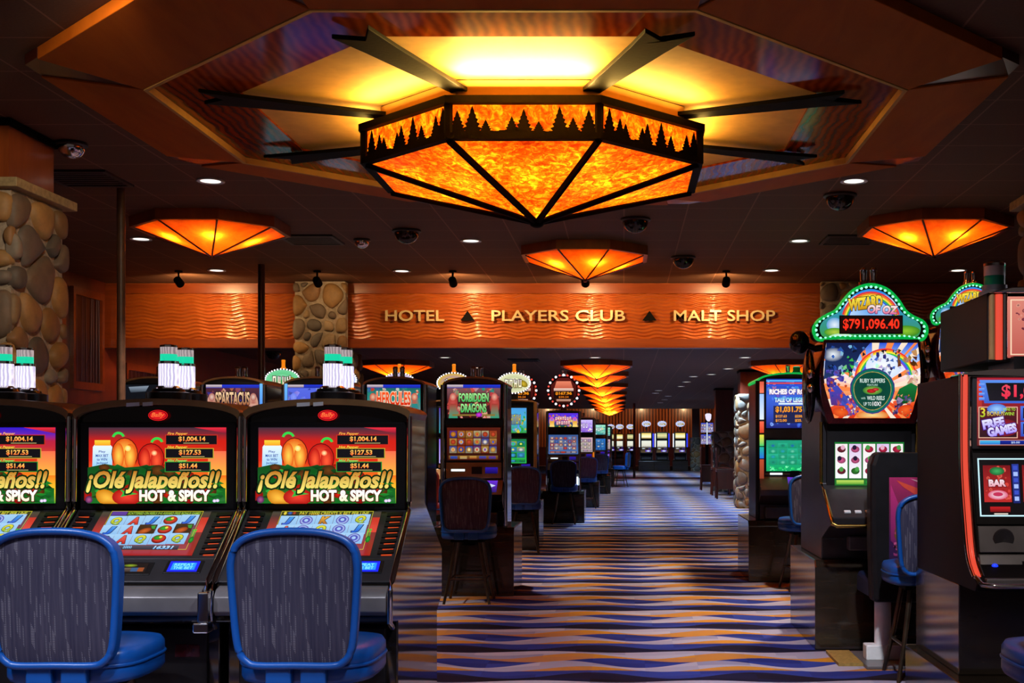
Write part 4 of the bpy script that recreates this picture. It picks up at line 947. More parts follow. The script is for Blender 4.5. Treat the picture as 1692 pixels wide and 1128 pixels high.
lst = [upright('arched upright machine with an unlit dark screen beside the brown post', wx(252, yB), yB, dark, bB(1), group=gB, pw=.375, pedx=.02),
 upright('arched upright machine with tan lettering on a dark purple upper screen', wx(385, yB), yB, art_sign('SPARTACUS', ('#5a2a38', '#1a1030', '#7a4a50'), ['#a85a50', '#d8a088', '#e8c8b8', '#3a3a90', '#6a2a48'], '#ffd8a8', '#9a4a20', '#1a0808', seed=3), bB(2), group=gB, pw=.375, pedx=.02),
 upright('arched upright machine with a pale blue upper screen half behind the tower lights', wx(520, yB), yB, art_sign('', ('#5a70e8', '#5060e0', '#4048c8'), ['#6a80f0', '#4a58d0', '#8a9af8', '#3a40b0'], '#7a8af0', '#5a68d8', '#4048c0', seed=4), bB(3), group=gB, pw=.375, pedx=.02),
 upright('arched upright machine with red lettering between two figures on a green scene', wx(651, yB), yB, art_sign('HERCULES', ('#1a5a58', '#2a9088', '#8a7a90'), ['#c84830', '#2a8a80', '#e8c0a0', '#3a6a9a', '#d8d0c8'], '#ff5a20', '#d82810', '#f0d0b0', seed=5), bB(4), group=gB, pw=.375, pedx=.02),
 upright('arched upright machine with a two line green title on its screen, nearest the aisle', wx(783, yB), yB, art_sign('FORBIDDEN', ('#8a5a60', '#4a2028', '#2a0c10'), ['#c8504a', '#a83830', '#e8b098', '#2a9a78', '#d88a70'], '#a8f098', '#30b858', '#3a1408', two='DRAGONS', seed=6), bB(5), group=gB, pw=.375, pedx=.02)]
for o in lst: candles(o, 2.075)
for o, sx in ((lst[1], 1), (lst[2], -1), (lst[2], 1)): Art(0, 0, 4, 40).rect(0, 0, 4, 40, '#70c0ff', '#3a70f0').build('side_glow', o, (sx*.272-.014, -.011, 2.02), (.028, 0, 0), (0, 0, -.36))
gC = 'row of machines with oval bulb signs'
uC = lambda s: art_sign('******', ('#4aa0e8', '#48b8d8', '#30a040'), ['#58b0f0', '#e8d040', '#2ab050', '#80d0ff'], '#d8d040', '#7a8a10', '#2048a0', seed=s, bar=False, figures=False)
lC = lambda s: art_busy(('#1a7a4a', '#2ac048'), ['#28d060', '#40a8e0', '#18a048', '#58c8f0', '#e0e060'], 3, 3, s)
cols = [(-4.64, '#30c060', '#7ad8a0', 'GO', 'machine under the green oval bulb sign left of the stone pier'), (-3.86, '#5878e0', '#c8d8ff', 'SKY', 'machine under an oval bulb sign hidden behind the front tower lights'),
        (-3.08, '#484858', '#d0c0e0', 'AY', 'machine whose oval bulb sign peeks over the red lettered screen'), (-2.33, '#6a4ad8', '#d8b030', 'SAM', 'machine under the purple oval bulb sign left of the dragon game'),
        (-1.50, '#8aa03a', '#e8e8c0', 'WOW', 'machine under the yellow oval bulb sign with blue over green screens')]
for k, (x, c1, c2, t, lab) in enumerate(cols):
    pur = k == 3
    yy = 15.66 if k < 2 else 16.5; x = (-4.44, -3.70)[k] if k < 2 else x
    o = upright(lab, x, yy, uC(k+1) if not pur else art_busy(('#5a30b0', '#30a0a0'), ['#7a50e0', '#40c0c0', '#c0a0ff'], 2, 3, 9), lC(k+1) if not pur else art_busy(('#9070f0', '#c8b8ff'), ['#a890ff', '#e0d8ff', '#7a60e0'], 3, 3, 4), zu=(1.59, 1.93), zl=(1.178, 1.508), su=.18, rise=.03, zt=2.0, pw=.36, depth=.60 if k < 2 else .75, group=gC, pil='bronze')
    oval_topper(o, 2.275, .23, .145, c1, c2, t, n=34, seed=k)
def hex_topper(o, z, r, y=.1):
    t = MB().add([(r*cos(pi*j/4+pi/8), yy, z+r*sin(pi*j/4+pi/8)) for yy in (y, y+.12) for j in range(8)], [tuple(range(8)), tuple(range(15, 7, -1))]+[(j, (j+1) % 8, 8+(j+1) % 8, 8+j) for j in range(8)]).box(-.06, .06, y+.02, y+.1, z-r-.1, z-r+.03).build('hexagon_topper', 'maroon', o)
    a = Art(-50, -50, 50, 50, .001); a.poly([(50*cos(pi*j/4+pi/8), 50*sin(pi*j/4+pi/8)) for j in range(8)], '#5a1814', '#2a0808'); a.poly([(-26, -34), (26, -34), (34, -8), (-34, -8)], '#f08868', '#c86048'); a.rect(-36, -8, 36, 2, '#f8d8c8', '#b08070'); a.rect(-36, 2, 36, 30, '#180808'); a.text('$167.96', -30, 5, 30, 17, '#f8a020', '#f08010', bold=.04); a.text('$30.24', -18, 20, 18, 28, '#e87818'); a.rect(-26, 32, 26, 40, '#d8a890', '#8a5040')
    a.build('sign_face', t, (-r*.9, y-.001, z+r*.9), (1.8*r, 0, 0), (0, 0, -1.8*r)); fw = fr = None
    for j in range(24):
        a_ = 2*pi*j/24; p = (r*cos(a_)*1.02, y-.01, z+r*sin(a_)*1.02)
        if j % 2 == 0: q = fw; fw = fw or MB().ell((0, 0, 0), (.022, .015, .022), 8, 5).build('bulb', 'bulb_white', t, loc=p)
        else: q = fr; fr = fr or MB().ell((0, 0, 0), (.018, .014, .018), 8, 5).build('bulb', 'bulb_red', t, loc=p)
        if q: dup(q, p, t)
    candles(o, z+r*.95, y+.06, 2); return t
gD = 'machines with hexagonal bulb signs'
uD = art_sign('*', ('#5a30e8', '#4828b0', '#1a5a30'), ['#7a50ff', '#e8a020', '#ff5a48', '#ffe080', '#d04880'], '#ffffff', '#ffb8a0', '#a82048', seed=8, bar=False, two='*'); lD = art_busy(('#3a5890', '#4a70b0'), ['#c87850', '#88a8e0', '#e0d0c0', '#5878c8', '#d84838'], 4, 6, 3)
for x, lab in ((-1.10, 'machine with the hexagonal bulb sign showing a dollar total'), (-1.89, 'machine partly hidden left of the hexagon sign machine, yellow upper screen')):
    u, l = (uD, lD) if x > -1.5 else (art_sign('****', ('#f0b020', '#f8d848', '#e8a020'), ['#ffe060', '#ffd020', '#f08020', '#fff0a0'], '#ffffff', '#ffffc0', '#c07010', seed=3, bar=False, figures=False), art_busy(('#50b8a0', '#60c060'), ['#f08080', '#80e0a0', '#f0e080', '#60c0d0'], 3, 4, 6))
    o = upright(lab, x, 22.2, u, l, zu=(1.75, 2.0), zl=(1.25, 1.605), su=.27, zt=2.02, rise=.02, ph=.58, pw=.39, face='black_satin', group=gD)
    hex_topper(o, 2.42, .28)
    box('side_light', 'tube_white', o, .245, .275, -.06, -.03, .68, .95)
def plain_row(label, x, y, up, lo, **k): return upright(label, x, y, up, lo, **{'su': .25, **k}, zu=(1.70, 1.98), zl=(1.25, 1.58), zt=2.0, rise=.03, ph=.58)
wU = art_sign('*****', ('#d0c0ff', '#b090f0', '#7a50d0'), ['#ffffff', '#c8a0ff', '#ff90b0', '#a070f0'], '#ffffff', '#e0d0ff', '#6a30b0', seed=7, bar=False, figures=False); wL = art_busy(('#d8b0b8', '#b0a0a0'), ['#f0c0c0', '#d0e0c0', '#f0e0d0', '#c0a0d0'], 3, 5, 8)
tU = art_sign('*****', ('#a0e8d0', '#70d0c0', '#308890'), ['#d0fff0', '#80e0d0', '#e0f8a0', '#50b0b0'], '#ffffff', '#d0fff0', '#207070', seed=2, bar=False, figures=False); tL = art_busy(('#2070c8', '#1850a0'), ['#4090e0', '#3080d0', '#60b0f0'], 3, 4, 5)
o = plain_row('aisle machine with a white and purple upper screen, next beyond the hexagon sign', -.95, 27.5, wU, wL); candles(o, 2.02); MB().box(.26, .28, -.05, -.03, 1.0, 1.25).build('side_light', 'lens_amber', o)
o = plain_row('aisle machine with a teal upper and bright blue lower screen', -.77, 35, tU, tL); candles(o, 2.02); MB().box(.26, .28, -.05, -.03, .95, 1.1).build('side_light', 'lens_amber', o)
o = plain_row('grey sided machine at the far end of the left aisle row', -.70, 41, tU, wL, face='gunmetal'); candles(o, 2.02)
# far bank across the end of the aisle
gF = 'far bank of machines across the end of the aisle'
gold = Art(0, 0, 100, 60).bands(0, 100, [(0, '#e8c048'), (20, '#f8f0a0'), (40, '#ffffd8'), (60, '#c8a030')]); pale = art_busy(('#f0f4e4', '#e0dcc8'), ['#e8e8dc', '#e0d4c8', '#d4e0dc', '#f8f0e4'], 3, 5, 2, symbols=False); silver = Art(0, 0, 100, 60).bands(0, 100, [(0, '#b0b878'), (30, '#e8e0a0'), (60, '#808050')])
far = [(1068, 63, 'far machine with a pale screen right of the thin dark post'), (1094, 63, 'far machine in the middle of the bank under the paired oval signs'), (1124, 63, 'rightmost far machine before the stone based pillar'),
       (1009, 74, 'leftmost far machine, small, beside the grey sided machine'), (1024, 74, 'far machine under the leftmost oval sign'), (1041.5, 74, 'far machine immediately left of the thin dark post')]
for k, (px, y, lab) in enumerate(far):
    o = plain_row(lab, wx(px, y), y, gold if k % 2 == 0 else silver, pale, group=gF, W=.62 if y < 70 else .42, pw=.405 if y < 70 else .26, su=.25 if y < 70 else .18)
    oval_topper(o, 2.46, .24, .16, '#ffffff', '#b8c4ff', 'WIN', n=14, amber=False, seed=k)
    if y == 63: 
        for sx in (-1, 1): box('side_light', 'blue_led' if sx > 0 else 'tube_white', o, sx*.36-.02, sx*.36+.02, -.02, .03, 1.25, 1.95)

# ------------------------------------------------------------------ right side: rainbow strip machine
A = Art(0, 0, 100, 82); A.bands(0, 100, [(0, '#1838a8'), (30, '#3a68e0'), (60, '#2848c0'), (82, '#101c70')]); A.confetti(60, (0, 0, 100, 82), ['#4a80f0', '#3048c0', '#88b8ff', '#c05898', '#2890d0', '#7a60d8'], (2, 6), 4)
for k in range(3): A.rect(0, 2+k*4, 100, 4.5+k*4, ('#58b8ff', '#e04848', '#3050e0')[k])
A.text('RICHES OF ROMA', 6, 17, 92, 26, '#ffffff', '#f8f0ff', '#7a2870', .06, .06); A.text('TALE OF LEGENDS', 16, 31, 90, 39, '#60e0ff', '#ffffff', '#1040a0', .05, .05); A.rect(24, 40, 90, 43, '#d8f0ff')
A.rect(14, 45, 96, 74, (.01, .015, .08)); A.text('$1,031.75', 18, 46, 70, 57, '#ffb020', '#ff9010', None, 0, .04)
for x, y, t in ((18, 60, '$127.63'), (56, 60, '$250.50'), (18, 67, '$12.00'), (56, 67, '$25.00')): A.text(t, x, y, x+22, y+5, '#f8a020', bold=.03)
Bq = Art(0, 0, 100, 84); Bq.bands(0, 100, [(0, '#1c9a78'), (40, '#20b890'), (84, '#10a860')]); R = random.Random(4)
for r in range(4):
    for c in range(5): Bq.rect(4+c*19, 8+r*15, 22+c*19, 22+r*15, hx('#30c8a0', R.uniform(.5, .9)), hx('#189868')); Bq.ell(13+c*19, 15+r*15, 5, 5, R.choice(['#2050b8', '#28a0c0', '#70d8b0', '#18785a']), '#1a9a80', 10)
Bq.confetti(30, (0, 68, 100, 84), ['#50f0a0', '#20d070', '#a0ffd0'], (1, 4), 5)
o = upright('machine with the vertical rainbow light strip and orange jackpot digits', 1.78, 12.8, A, Bq, W=.70, zt=2.10, rise=.085, depth=1.0, ph=.64, pw=.47, zu=(1.61, 2.13), zl=(1.155, 1.482), su=.27, face='graphite', pil='black_satin', trim='glow_green')
for (z0, z1, ca, cb) in ((1.98, 2.10, '#e05a40', '#ff8060'), (1.70, 1.97, '#a0c8ff', '#e8f4ff'), (1.56, 1.68, '#ff6a4a', '#d84020'), (1.42, 1.54, '#f0e040', '#30d070'), (1.29, 1.41, '#20b8a0', '#2a70e0'), (1.0, 1.28, '#c05030', '#703020')):
    Art(0, 0, 4, 10).rect(0, 0, 4, 10, ca, cb).build('light_strip', o, (-.342, -.028, z1), (.045, 0, 0), (0, 0, z0-z1))
candles(o, 2.17, .3, 1); b = MB().lathe([(.05, 0), (.05, .05), (.04, .06), (.04, .10), (.03, .11)], (.08, .2, 2.165), 14).build('tower_light', 'lens_green_off', o, smooth=40)

# ------------------------------------------------------------------ right side: machines with cloud shaped bulb toppers
def cloud(n=6):
    P = [(-86, 0), (-60, 3), (-30, 3), (0, 3), (30, 3), (60, 3), (84, 0), (92, 14), (86, 27), (68, 36), (56, 45), (44, 62), (26, 78), (0, 85), (-26, 78), (-44, 62), (-58, 45), (-72, 38), (-88, 28), (-94, 14)]
    return catmull(P, n)
def wizard(label, x, y, lift=0.0, seed=1):
    o = thing('slot_machine', label, 'slot machine', (x, y, 0), group='machines with cloud shaped green bulb toppers'); Zs = lambda z: z+lift
    ph = .63+lift
    prism('pedestal', 'pedestal', o, [(-.06, .0), (-.06, ph-.05), (-.02, ph), (1.2, ph), (1.2, 0)], 'x', -.39, .39, bevel=.008)
    prof = [(.02, .63), (.0, .78), (-.30, .88), (-.40, .90), (-.42, .95), (-.12, 1.13), (.02, 1.16), (.02, 2.15), (.60, 2.15), (.95, 1.62), (1.0, .63)]
    prism('cabinet', 'graphite', o, [(p[0], Zs(p[1])) for p in prof], 'x', -.335, .335, bevel=.008)
    box('lower_bezel', 'black_satin', o, -.30, .30, -.01, .03, Zs(1.13), Zs(1.60), bevel=.004)
    a = Art(0, 0, 97, 72); a.rect(0, 0, 97, 72, '#187a30', '#0c5a20'); R = random.Random(6)
    for c in range(5):
        a.rect(1+c*19.2, 3, 18+c*19.2, 60, '#f8f0f0' if c % 2 == 0 else '#e0c8f0', '#ffffff')
        for r in range(3): q = R.choice(['#c8204a', '#5a2a80', '#d85a90', '#30802a', '#7a1c30']); a.ell(9.5+c*19.2, 12+r*18, 6, 5.5, q, hx(q, .35), 12); a.ell(9.5+c*19.2+R.uniform(-3, 3), 9+r*18, 3, 4, R.choice(['#201030', '#e8b0c8', '#48a048']))
    a.rect(0, 61, 97, 72, '#20702a'); a.rect(2, 63, 40, 70, '#c8e860', '#50a030'); a.ell(52, 66, 10, 4.5, '#58d868', '#18782a'); a.rect(66, 63, 95, 70, '#80c850', '#308a30')
    a.face('lower_screen', o, -.245, .245, Zs(1.152), Zs(1.458), -.012)
    for sx in (-1, 1): tube('side_rail', 'brass', o, [(sx*.338, .0, Zs(1.60)), (sx*.338, -.0, Zs(1.17)), (sx*.338, -.12, Zs(1.12)), (sx*.338, -.42, Zs(.95)), (sx*.335, -.44, Zs(.91)), (sx*.30, -.445, Zs(.895))], .013, 8)
    tube('deck_rail', 'brass', o, [(-.31, -.445, Zs(.895)), (.31, -.445, Zs(.895))], .013, 8)
    p = prism('bill_panel', 'gunmetal', o, [(-.005, Zs(1.125)), (-.12, Zs(1.125)), (-.24, Zs(1.05)), (-.20, Zs(1.03)), (-.0, Zs(1.10))], 'x', -.28, .28, bevel=.004)
    for xx in (-.15, .06): box('bill_slot', 'black_satin', p, xx, xx+.12, -.15, -.12, Zs(1.085), Zs(1.105))
    d = prism('button_deck', 'gunmetal', o, [(-.23, Zs(1.045)), (-.40, Zs(.955)), (-.40, Zs(.93)), (-.22, Zs(1.03))], 'x', -.28, .28, bevel=.004)
    first = MB().box(-.022, .022, -.014, .014, -.004, .008).build('deck_button', 'white_label', d, bevel=.003, loc=(-.22, -.365, Zs(.985))); first.rotation_euler.x = radians(27)
    for k in range(1, 7): dup(first, (-.22+.072*k, -.365, Zs(.985)), d)
    box('coin_tray', 'gunmetal', o, -.16, .16, -.10, .01, Zs(.70), Zs(.80), bevel=.01)
    # bulging art head
    outl = [(-.318, 2.16), (-.33, 2.05), (-.342, 1.93), (-.338, 1.80), (-.315, 1.68), (-.29, 1.60), (.29, 1.60), (.315, 1.68), (.338, 1.80), (.342, 1.93), (.33, 2.05), (.318, 2.16)]
    prism('art_head', 'maroon', o, [(q[0]*1.06, Zs(1.88+(q[1]-1.88)*1.05)) for q in outl], 'y', -.10, .30, bevel=.012)
    a = Art(0, 0, 162, 128)
    def edge(t): return 8*(abs(t-.42)/.58)**1.7+(10*max(0, t-.55)/.45)
    a.bands(0, 162, [(0, '#2a50d8'), (24, '#88b8ff'), (52, '#fff4ff'), (78, '#ffb070'), (104, '#f05020'), (128, '#d83010')])
    for k in range(28):
        g = 2*pi*k/28; a.poly([(81, 82), (81+120*cos(g), 82+120*sin(g)), (81+120*cos(g+.11), 82+120*sin(g+.11))], '#ffe8d0' if k % 2 else '#ff8a48'); a.l -= 1
    a.l += 1
    a.poly([(0, 0), (78, 0), (60, 20), (48, 46), (0, 62)], '#101a48', '#20386a'); a.ell(14, 20, 18, 12, '#f0f8ff', '#20386a'); a.shards(26, (6, 4, 70, 56), ['#2a58b8', '#183078', '#4a88e0', '#101838', '#8ab8f0'], (3, 9), 5); a.shards(12, (30, 22, 52, 60), ['#48c860', '#187848', '#80e090'], (3, 7), 6); a.shards(10, (50, 26, 66, 48), ['#ffffff', '#58a0f0', '#c8e0ff'], (2, 6), 7)
    for k, c in enumerate(('#f03030', '#f8a020', '#f8f040', '#30c050', '#3070f0', '#8040d0')): a.arc(104, 62, 50-k*2.6, 52.6-k*2.6, 10, 175, c, 20)
    a.ell(100, 40, 30, 22, '#ffffff', '#d8e8ff'); a.shards(34, (78, 12, 130, 60), ['#303078', '#4a6ad0', '#c8d8f0', '#6a7ab0', '#e8e8ff', '#18182a', '#ffffff'], (2, 7), 3); a.shards(16, (124, 10, 158, 48), ['#8a5028', '#5a2c14', '#b07840', '#c89060'], (4, 9), 2)
    a.shards(26, (4, 46, 34, 84), ['#4838a8', '#28206a', '#5a58c8', '#6a3a98', '#283a9a'], (4, 9), 11); a.poly([(2, 106), (6, 78), (22, 72), (34, 90), (30, 108)], '#3a48c0', '#5a2a78'); a.shards(14, (134, 46, 158, 72), ['#f0c8b0', '#c88a70', '#f8e0d0', '#d8a888'], (3, 7), 12); a.poly([(122, 96), (128, 78), (146, 68), (158, 74), (160, 100), (140, 104)], '#187838', '#0c4a20')
    a.shards(30, (14, 86, 54, 124), ['#6a48a8', '#a03050', '#4858c0', '#8a68d0', '#d05a40'], (4, 9), 13); a.shards(24, (122, 90, 154, 124), ['#5a4878', '#7a6a98', '#9a88b8', '#3a2a58'], (4, 9), 14); a.ell(16, 118, 16, 8, '#f86820', '#d84010'); a.ell(148, 114, 16, 9, '#f86828', '#d83810'); a.shards(24, (4, 60, 60, 126), ['#5040b8', '#e05828', '#8a58c8', '#f0a060', '#3048a8'], (2, 5), 8); a.shards(18, (118, 84, 160, 126), ['#f06a30', '#58488a', '#f8b080', '#206a38'], (2, 5), 9)
    a.ell(81, 124, 34, 9, '#f8e090', '#e87828')
    a.ell(81, 82, 39, 39, '#204a90', '#3a2a88'); a.ell(81, 82, 37, 37, '#20a080', '#0c6a5a', 30); a.ell(81, 82, 33, 33, '#c8b050'); a.ell(81, 82, 32, 32, '#083a30', '#0a4a3a', 30)
    a.text('RUBY SLIPPERS', 60, 61, 102, 68, '#d8f0e8'); a.text('FEATURE', 72, 70, 90, 73.5, '#a8d0c0'); a.ell(81, 81, 17, 7.5, '#a8d050', '#307a30'); a.ell(79, 82, 8, 3.6, '#e02828', '#8a1010'); a.ell(86, 79.5, 6, 2.6, '#f04848', '#901010')
    a.text('with', 60, 92, 68, 96, '#a8d0c0'); a.text('WILD REELS', 71, 90.5, 103, 97.5, '#e0f4ec'); a.text('UP TO', 64, 101, 79, 107, '#d0e8e0'); a.text('10X!', 81, 100, 97, 107.5, '#ffffff', bold=.015)
    for k in range(len(a.v)):                              # bend the panel to the barrel outline
        px_, py_, l_ = a.v[k]; e = edge(py_/128)*.5; a.v[k] = (81+(px_-81)*(1-e/40), py_, l_)
    a.face('art_panel', o, -.338, .338, Zs(1.625), Zs(2.15), -.104)
    for sx in (-1, 1):
        s = MB().ell((sx*.40, .16, Zs(1.86)), (.045, .16, .27), 14, 9).build('speaker_pod', 'black_gloss', o, smooth=70)
        MB().ell((sx*.405, .03, Zs(1.94)), (.03, .035, .04), 10, 6).ell((sx*.405, .025, Zs(1.84)), (.028, .035, .036), 10, 6).build('speaker_cone', 'chrome', s, smooth=60)
    MB().ell((-.46, .22, Zs(2.18)), (.075, .075, .085), 14, 9).tube([(-.46, .22, Zs(2.18)), (-.30, .25, Zs(2.12))], .025).build('side_globe', 'black_gloss', o, smooth=60)
    # topper
    k = .0041; oy = -.06; z0 = 2.185; cl = [(p[0]*k, Zs(z0+p[1]*k*1.04)) for p in cloud()]
    t = MB().prism([(p[0]*1.05, Zs(z0+.15)+(p[1]-Zs(z0+.15))*1.08) for p in cl], 'y', oy, oy+.16).box(-.1, .1, oy+.04, oy+.14, Zs(2.1), Zs(2.2)).build('cloud_topper', 'black_satin', o)
    MB().tube([(p[0]*1.04, oy-.004, Zs(z0+.15)+(p[1]-Zs(z0+.15))*1.06) for p in cl], .013, 6, closed=True).build('green_rim', 'glow_green', t, smooth=60)  # glowing rim added to stand in for the bulbs' green halo
    a = Art(-94, -88, 94, 3, .0006); pts = [(p[0]*.93, -(p[1]*.93+2)) for p in cloud(4)]; a.poly(pts, '#2a88e8', '#3a9a40'); a.ell(0, -46, 46, 30, '#58a8f0', '#c8e0ff')
    for q, c in enumerate(('#2860e0', '#30b050', '#f8e040', '#f08020', '#e03040')): a.arc(0, -26, 38+q*2.6, 40.6+q*2.6, 15, 165, c, 18)
    a.ell(-62, -22, 14, 12, '#e8f4ff', '#58a0d8'); a.ell(60, -12, 24, 9, '#90c830', '#3a8a20'); a.ell(-62, -10, 18, 7, '#b8d048', '#3a9a28'); a.ell(-50, -3, 20, 5, '#ffffff', '#a0e0a0')
    a.text('WIZARD', -38, -68, 20, -48, '#ffe848', '#c88a10', '#503808', .05, .06, .15, -.12); a.text('OF OZ', -6, -54, 46, -40, '#fff0e8', '#e05a90', '#402050', .05, .05, .1, .04)
    a.face('sign_face', t, -94*k, 94*k, Zs(z0-3*k), Zs(z0+88*k*1.04), oy-.0015)
    box('digit_display', 'black_satin', t, -.222, .222, oy-.016, oy, Zs(2.215), Zs(2.345))
    Art(0, 0, 100, 28).rect(0, 0, 100, 28, '#1c0604').text('$791,096.40', 4, 4, 96, 24, '#ff3a20', '#ff2a18', None, 0, .025).face('digits', t, -.215, .215, Zs(2.222), Zs(2.338), oy-.017)
    fb = None; L = [0]; q = cl+cl[:1]
    for u, v in zip(q, q[1:]): L.append(L[-1]+math.hypot(v[0]-u[0], v[1]-u[1]))
    nb = 54
    for j in range(nb):
        s = L[-1]*j/nb; i = max(k_ for k_ in range(len(L)) if L[k_] <= s); i = min(i, len(cl)-1); w = (s-L[i])/(L[i+1]-L[i]); u, v = q[i], q[i+1]; p = (u[0]+(v[0]-u[0])*w, oy-.008, u[1]+(v[1]-u[1])*w)
        if fb is None: fb = MB().ell((0, 0, 0), (.0105, .008, .0105), 8, 5).build('bulb', 'bulb_green', t, loc=p)
        else: dup(fb, p, t)
    candles(o, Zs(2.565), oy+.08, 2)
    return o
wizard('nearer cloud topped machine with green bulbs and its round emerald emblem in full view', 1.735, 8.55)
wizard('cloud topped machine with green bulbs mostly hidden behind the black sign box', 3.36, 11.7, .42, 2)

# ------------------------------------------------------------------ right edge: tall machine with the red light tube
o = thing('slot_machine', 'tall machine at the right edge with a red light tube and spinning reels', 'slot machine', (2.12, 6.2, 0)); h = .385
prism('plinth', 'pedestal', o, [(-.14, 0), (-.14, .25), (1.02, .25), (1.02, 0)], 'x', -.44, .44, bevel=.01)
prism('pedestal', 'pedestal', o, [(.06, .25), (.06, .72), (.98, .72), (.98, .25)], 'x', -h, h, bevel=.006)
prof = [(-.10, .72), (-.24, .72), (-.27, .76), (-.10, .86), (-.06, 1.05), (.0, 1.35), (.0, 1.80), (.95, 1.80), (.95, .72)]
prism('cabinet', 'black_matte', o, prof, 'x', -h, h, bevel=.008)
arc = [(h*1.02*cos(pi*t/16), 1.80+.03*sin(pi*t/16)) for t in range(17)]
prism('head_trim', 'chrome', o, arc+[(.39, 1.79), (-.39, 1.79)], 'y', -.02, .2, bevel=.006)
for sx in (-1, 1):
    path = [(sx*.372, -.012, 1.80), (sx*.372, -.012, 1.36), (sx*.372, -.075, 1.06), (sx*.37, -.13, .88), (sx*.365, -.22, .79)]
    r = tube('light_tube', 'tube_red', o, catmull(path, 4, False), .013, 8, ref=(1, 0, 0))
    for dx in (-.024, .024): tube('tube_rail', 'chrome', r, catmull([(p[0]+dx, p[1]+.004, p[2]) for p in path], 4, False), .008, 6, ref=(1, 0, 0))
tube('deck_rail', 'chrome', o, [(-.375, -.21, .79), (-.36, -.27, .755), (-.3, -.285, .75), (.3, -.285, .75), (.36, -.27, .755), (.375, -.21, .79)], .014, 8)
box('upper_bezel', 'graphite', o, -.335, .335, -.012, .02, 1.42, 1.80, bevel=.004)
a = Art(0, 0, 200, 117); a.rect(0, 0, 200, 117, '#a82030', '#5a1018'); a.rect(0, 6, 8, 60, '#d84030', '#a82828')
a.poly([(4, 4), (196, 4), (192, 44), (12, 44)], '#5a90f0', '#3a60d0'); a.poly([(14, 9), (188, 9), (184, 40), (20, 40)], '#0c0c14', '#181420'); a.text('$1,032,417', 40, 12, 170, 37, '#f04860', '#f02848', None, 0, .03)
for k in range(4): a.rect(3, 10+k*8, 12, 15+k*8, '#80b0ff', '#4068e0')
a.rect(2, 50, 66, 104, '#f0b8a0'); a.rect(3.5, 51.5, 64.5, 102.5, '#5a1420', '#30101c'); a.ell(32, 54, 16, 9, '#a0d0ff', '#4878e0'); a.text('3', 5, 52, 13, 68, '#f8e040', '#a0c020'); a.text('BONUS', 16, 58, 44, 66, '#f8f0a0', '#c09020', '#401030', .05); a.text('SPINS TO', 42, 52, 62, 57, '#b0e040'); a.text('WIN!', 44, 59, 60, 65, '#b0e040')
a.ell(44, 86, 24, 15, '#b02030', '#701420'); a.text('FREE', 8, 70, 44, 86, '#f0f0ff', '#a890ff', '#48208a', .07, .06, 0, -.2); a.text('GAMES', 16, 82, 64, 98, '#f0f0ff', '#a890ff', '#48208a', .07, .06, 0, -.2)
for k in range(2):
    for c in range(2):
        x, y = 74+c*62, 52+k*27; a.rect(x-4, y-3, x+56, y+22, '#4a78e8', '#3048b8'); a.rect(x, y, x+52, y+18, '#140810'); a.text(('$4,119', '$1,256', '$582', '$103')[k*2+c], x+6, y+3, x+46, y+15, '#f04060', bold=.05)
a.rect(2, 107, 198, 116, '#e0a090'); a.rect(3, 108, 197, 115, '#1028a0', '#081868'); a.rect(3, 108, 36, 115, '#48c0f0', '#2870d0'); a.text('$0.00', 54, 109.5, 68, 113.5, '#c0d8ff')
a.face('upper_screen', o, -.313, .313, 1.437, 1.785, -.014)
rb = MB().add([(-.335, -.01, 1.40), (.335, -.01, 1.40), (.33, -.07, 1.04), (-.33, -.07, 1.04), (-.335, .03, 1.40), (.335, .03, 1.40), (.33, .0, 1.04), (-.33, .0, 1.04)], [(0, 1, 2, 3), (4, 7, 6, 5), (0, 4, 5, 1), (1, 5, 6, 2), (2, 6, 7, 3), (3, 7, 4, 0)]).build('reel_bezel', 'black_satin', o)
a = Art(0, 0, 200, 105); a.rect(0, 0, 200, 105, '#0a080c'); a.frame(2, 4, 198, 102, 2.2, (.7, 1.1, 1.3)); R = random.Random(3)
for c in range(3):
    x = 10+c*62; a.rect(x, 16, x+44, 78, '#7a1018', '#c02a28'); a.confetti(26, (x, 16, x+44, 78), ['#d84038', '#a01c20', '#e86050', '#8a1418'], (2, 5), c)
    a.text('BAR', x+8, 40, x+36, 52, '#f8e8f0', '#f0a0b0', '#3a0810', .06, .06); a.ell(x+22, 66, 16, 8, '#f8f0ff', '#e05878'); a.ell(x+22, 65, 8, 3.5, '#c83058'); a.ell(x+22, 26, 12, 7, ('#40b060', '#f8b030', '#e0d040')[c], ('#186030', '#c05810', '#907010')[c])
    a.rect(x+46, 14, x+57, 80, '#2a3a9a', '#18246a')
    for k in range(6): a.rect(x+48, 17+k*10.4, x+55, 24+k*10.4, '#a8c0ff' if (k+c) % 2 else '#3a50c8')
    a.rect(x+8, 86, x+40, 95, '#c81c20', '#6a0c10'); a.rect(x+14, 97, x+36, 99, '#f0e0d0')
a.build('reel_window', rb, (-.318, -.0135, 1.385), (.636, 0, 0), (0, -.0525, -.315))
sp = MB().add([(-.325, -.072, 1.03), (.325, -.072, 1.03), (.325, -.105, .90), (-.325, -.105, .90), (-.325, .0, 1.03), (.325, .0, 1.03), (.325, -.05, .90), (-.325, -.05, .90)], [(0, 1, 2, 3), (4, 7, 6, 5), (0, 4, 5, 1), (1, 5, 6, 2), (2, 6, 7, 3), (3, 7, 4, 0)]).build('speaker_panel', 'gunmetal', o, bevel=.004)
for x in (-.20, .20): MB().lathe([(.055, 0), (.05, -.006), (.01, -.004), (.005, -.002)], (x, -.088, .965), 20, axis='y').build('speaker_cone', 'graphite', sp, smooth=40)
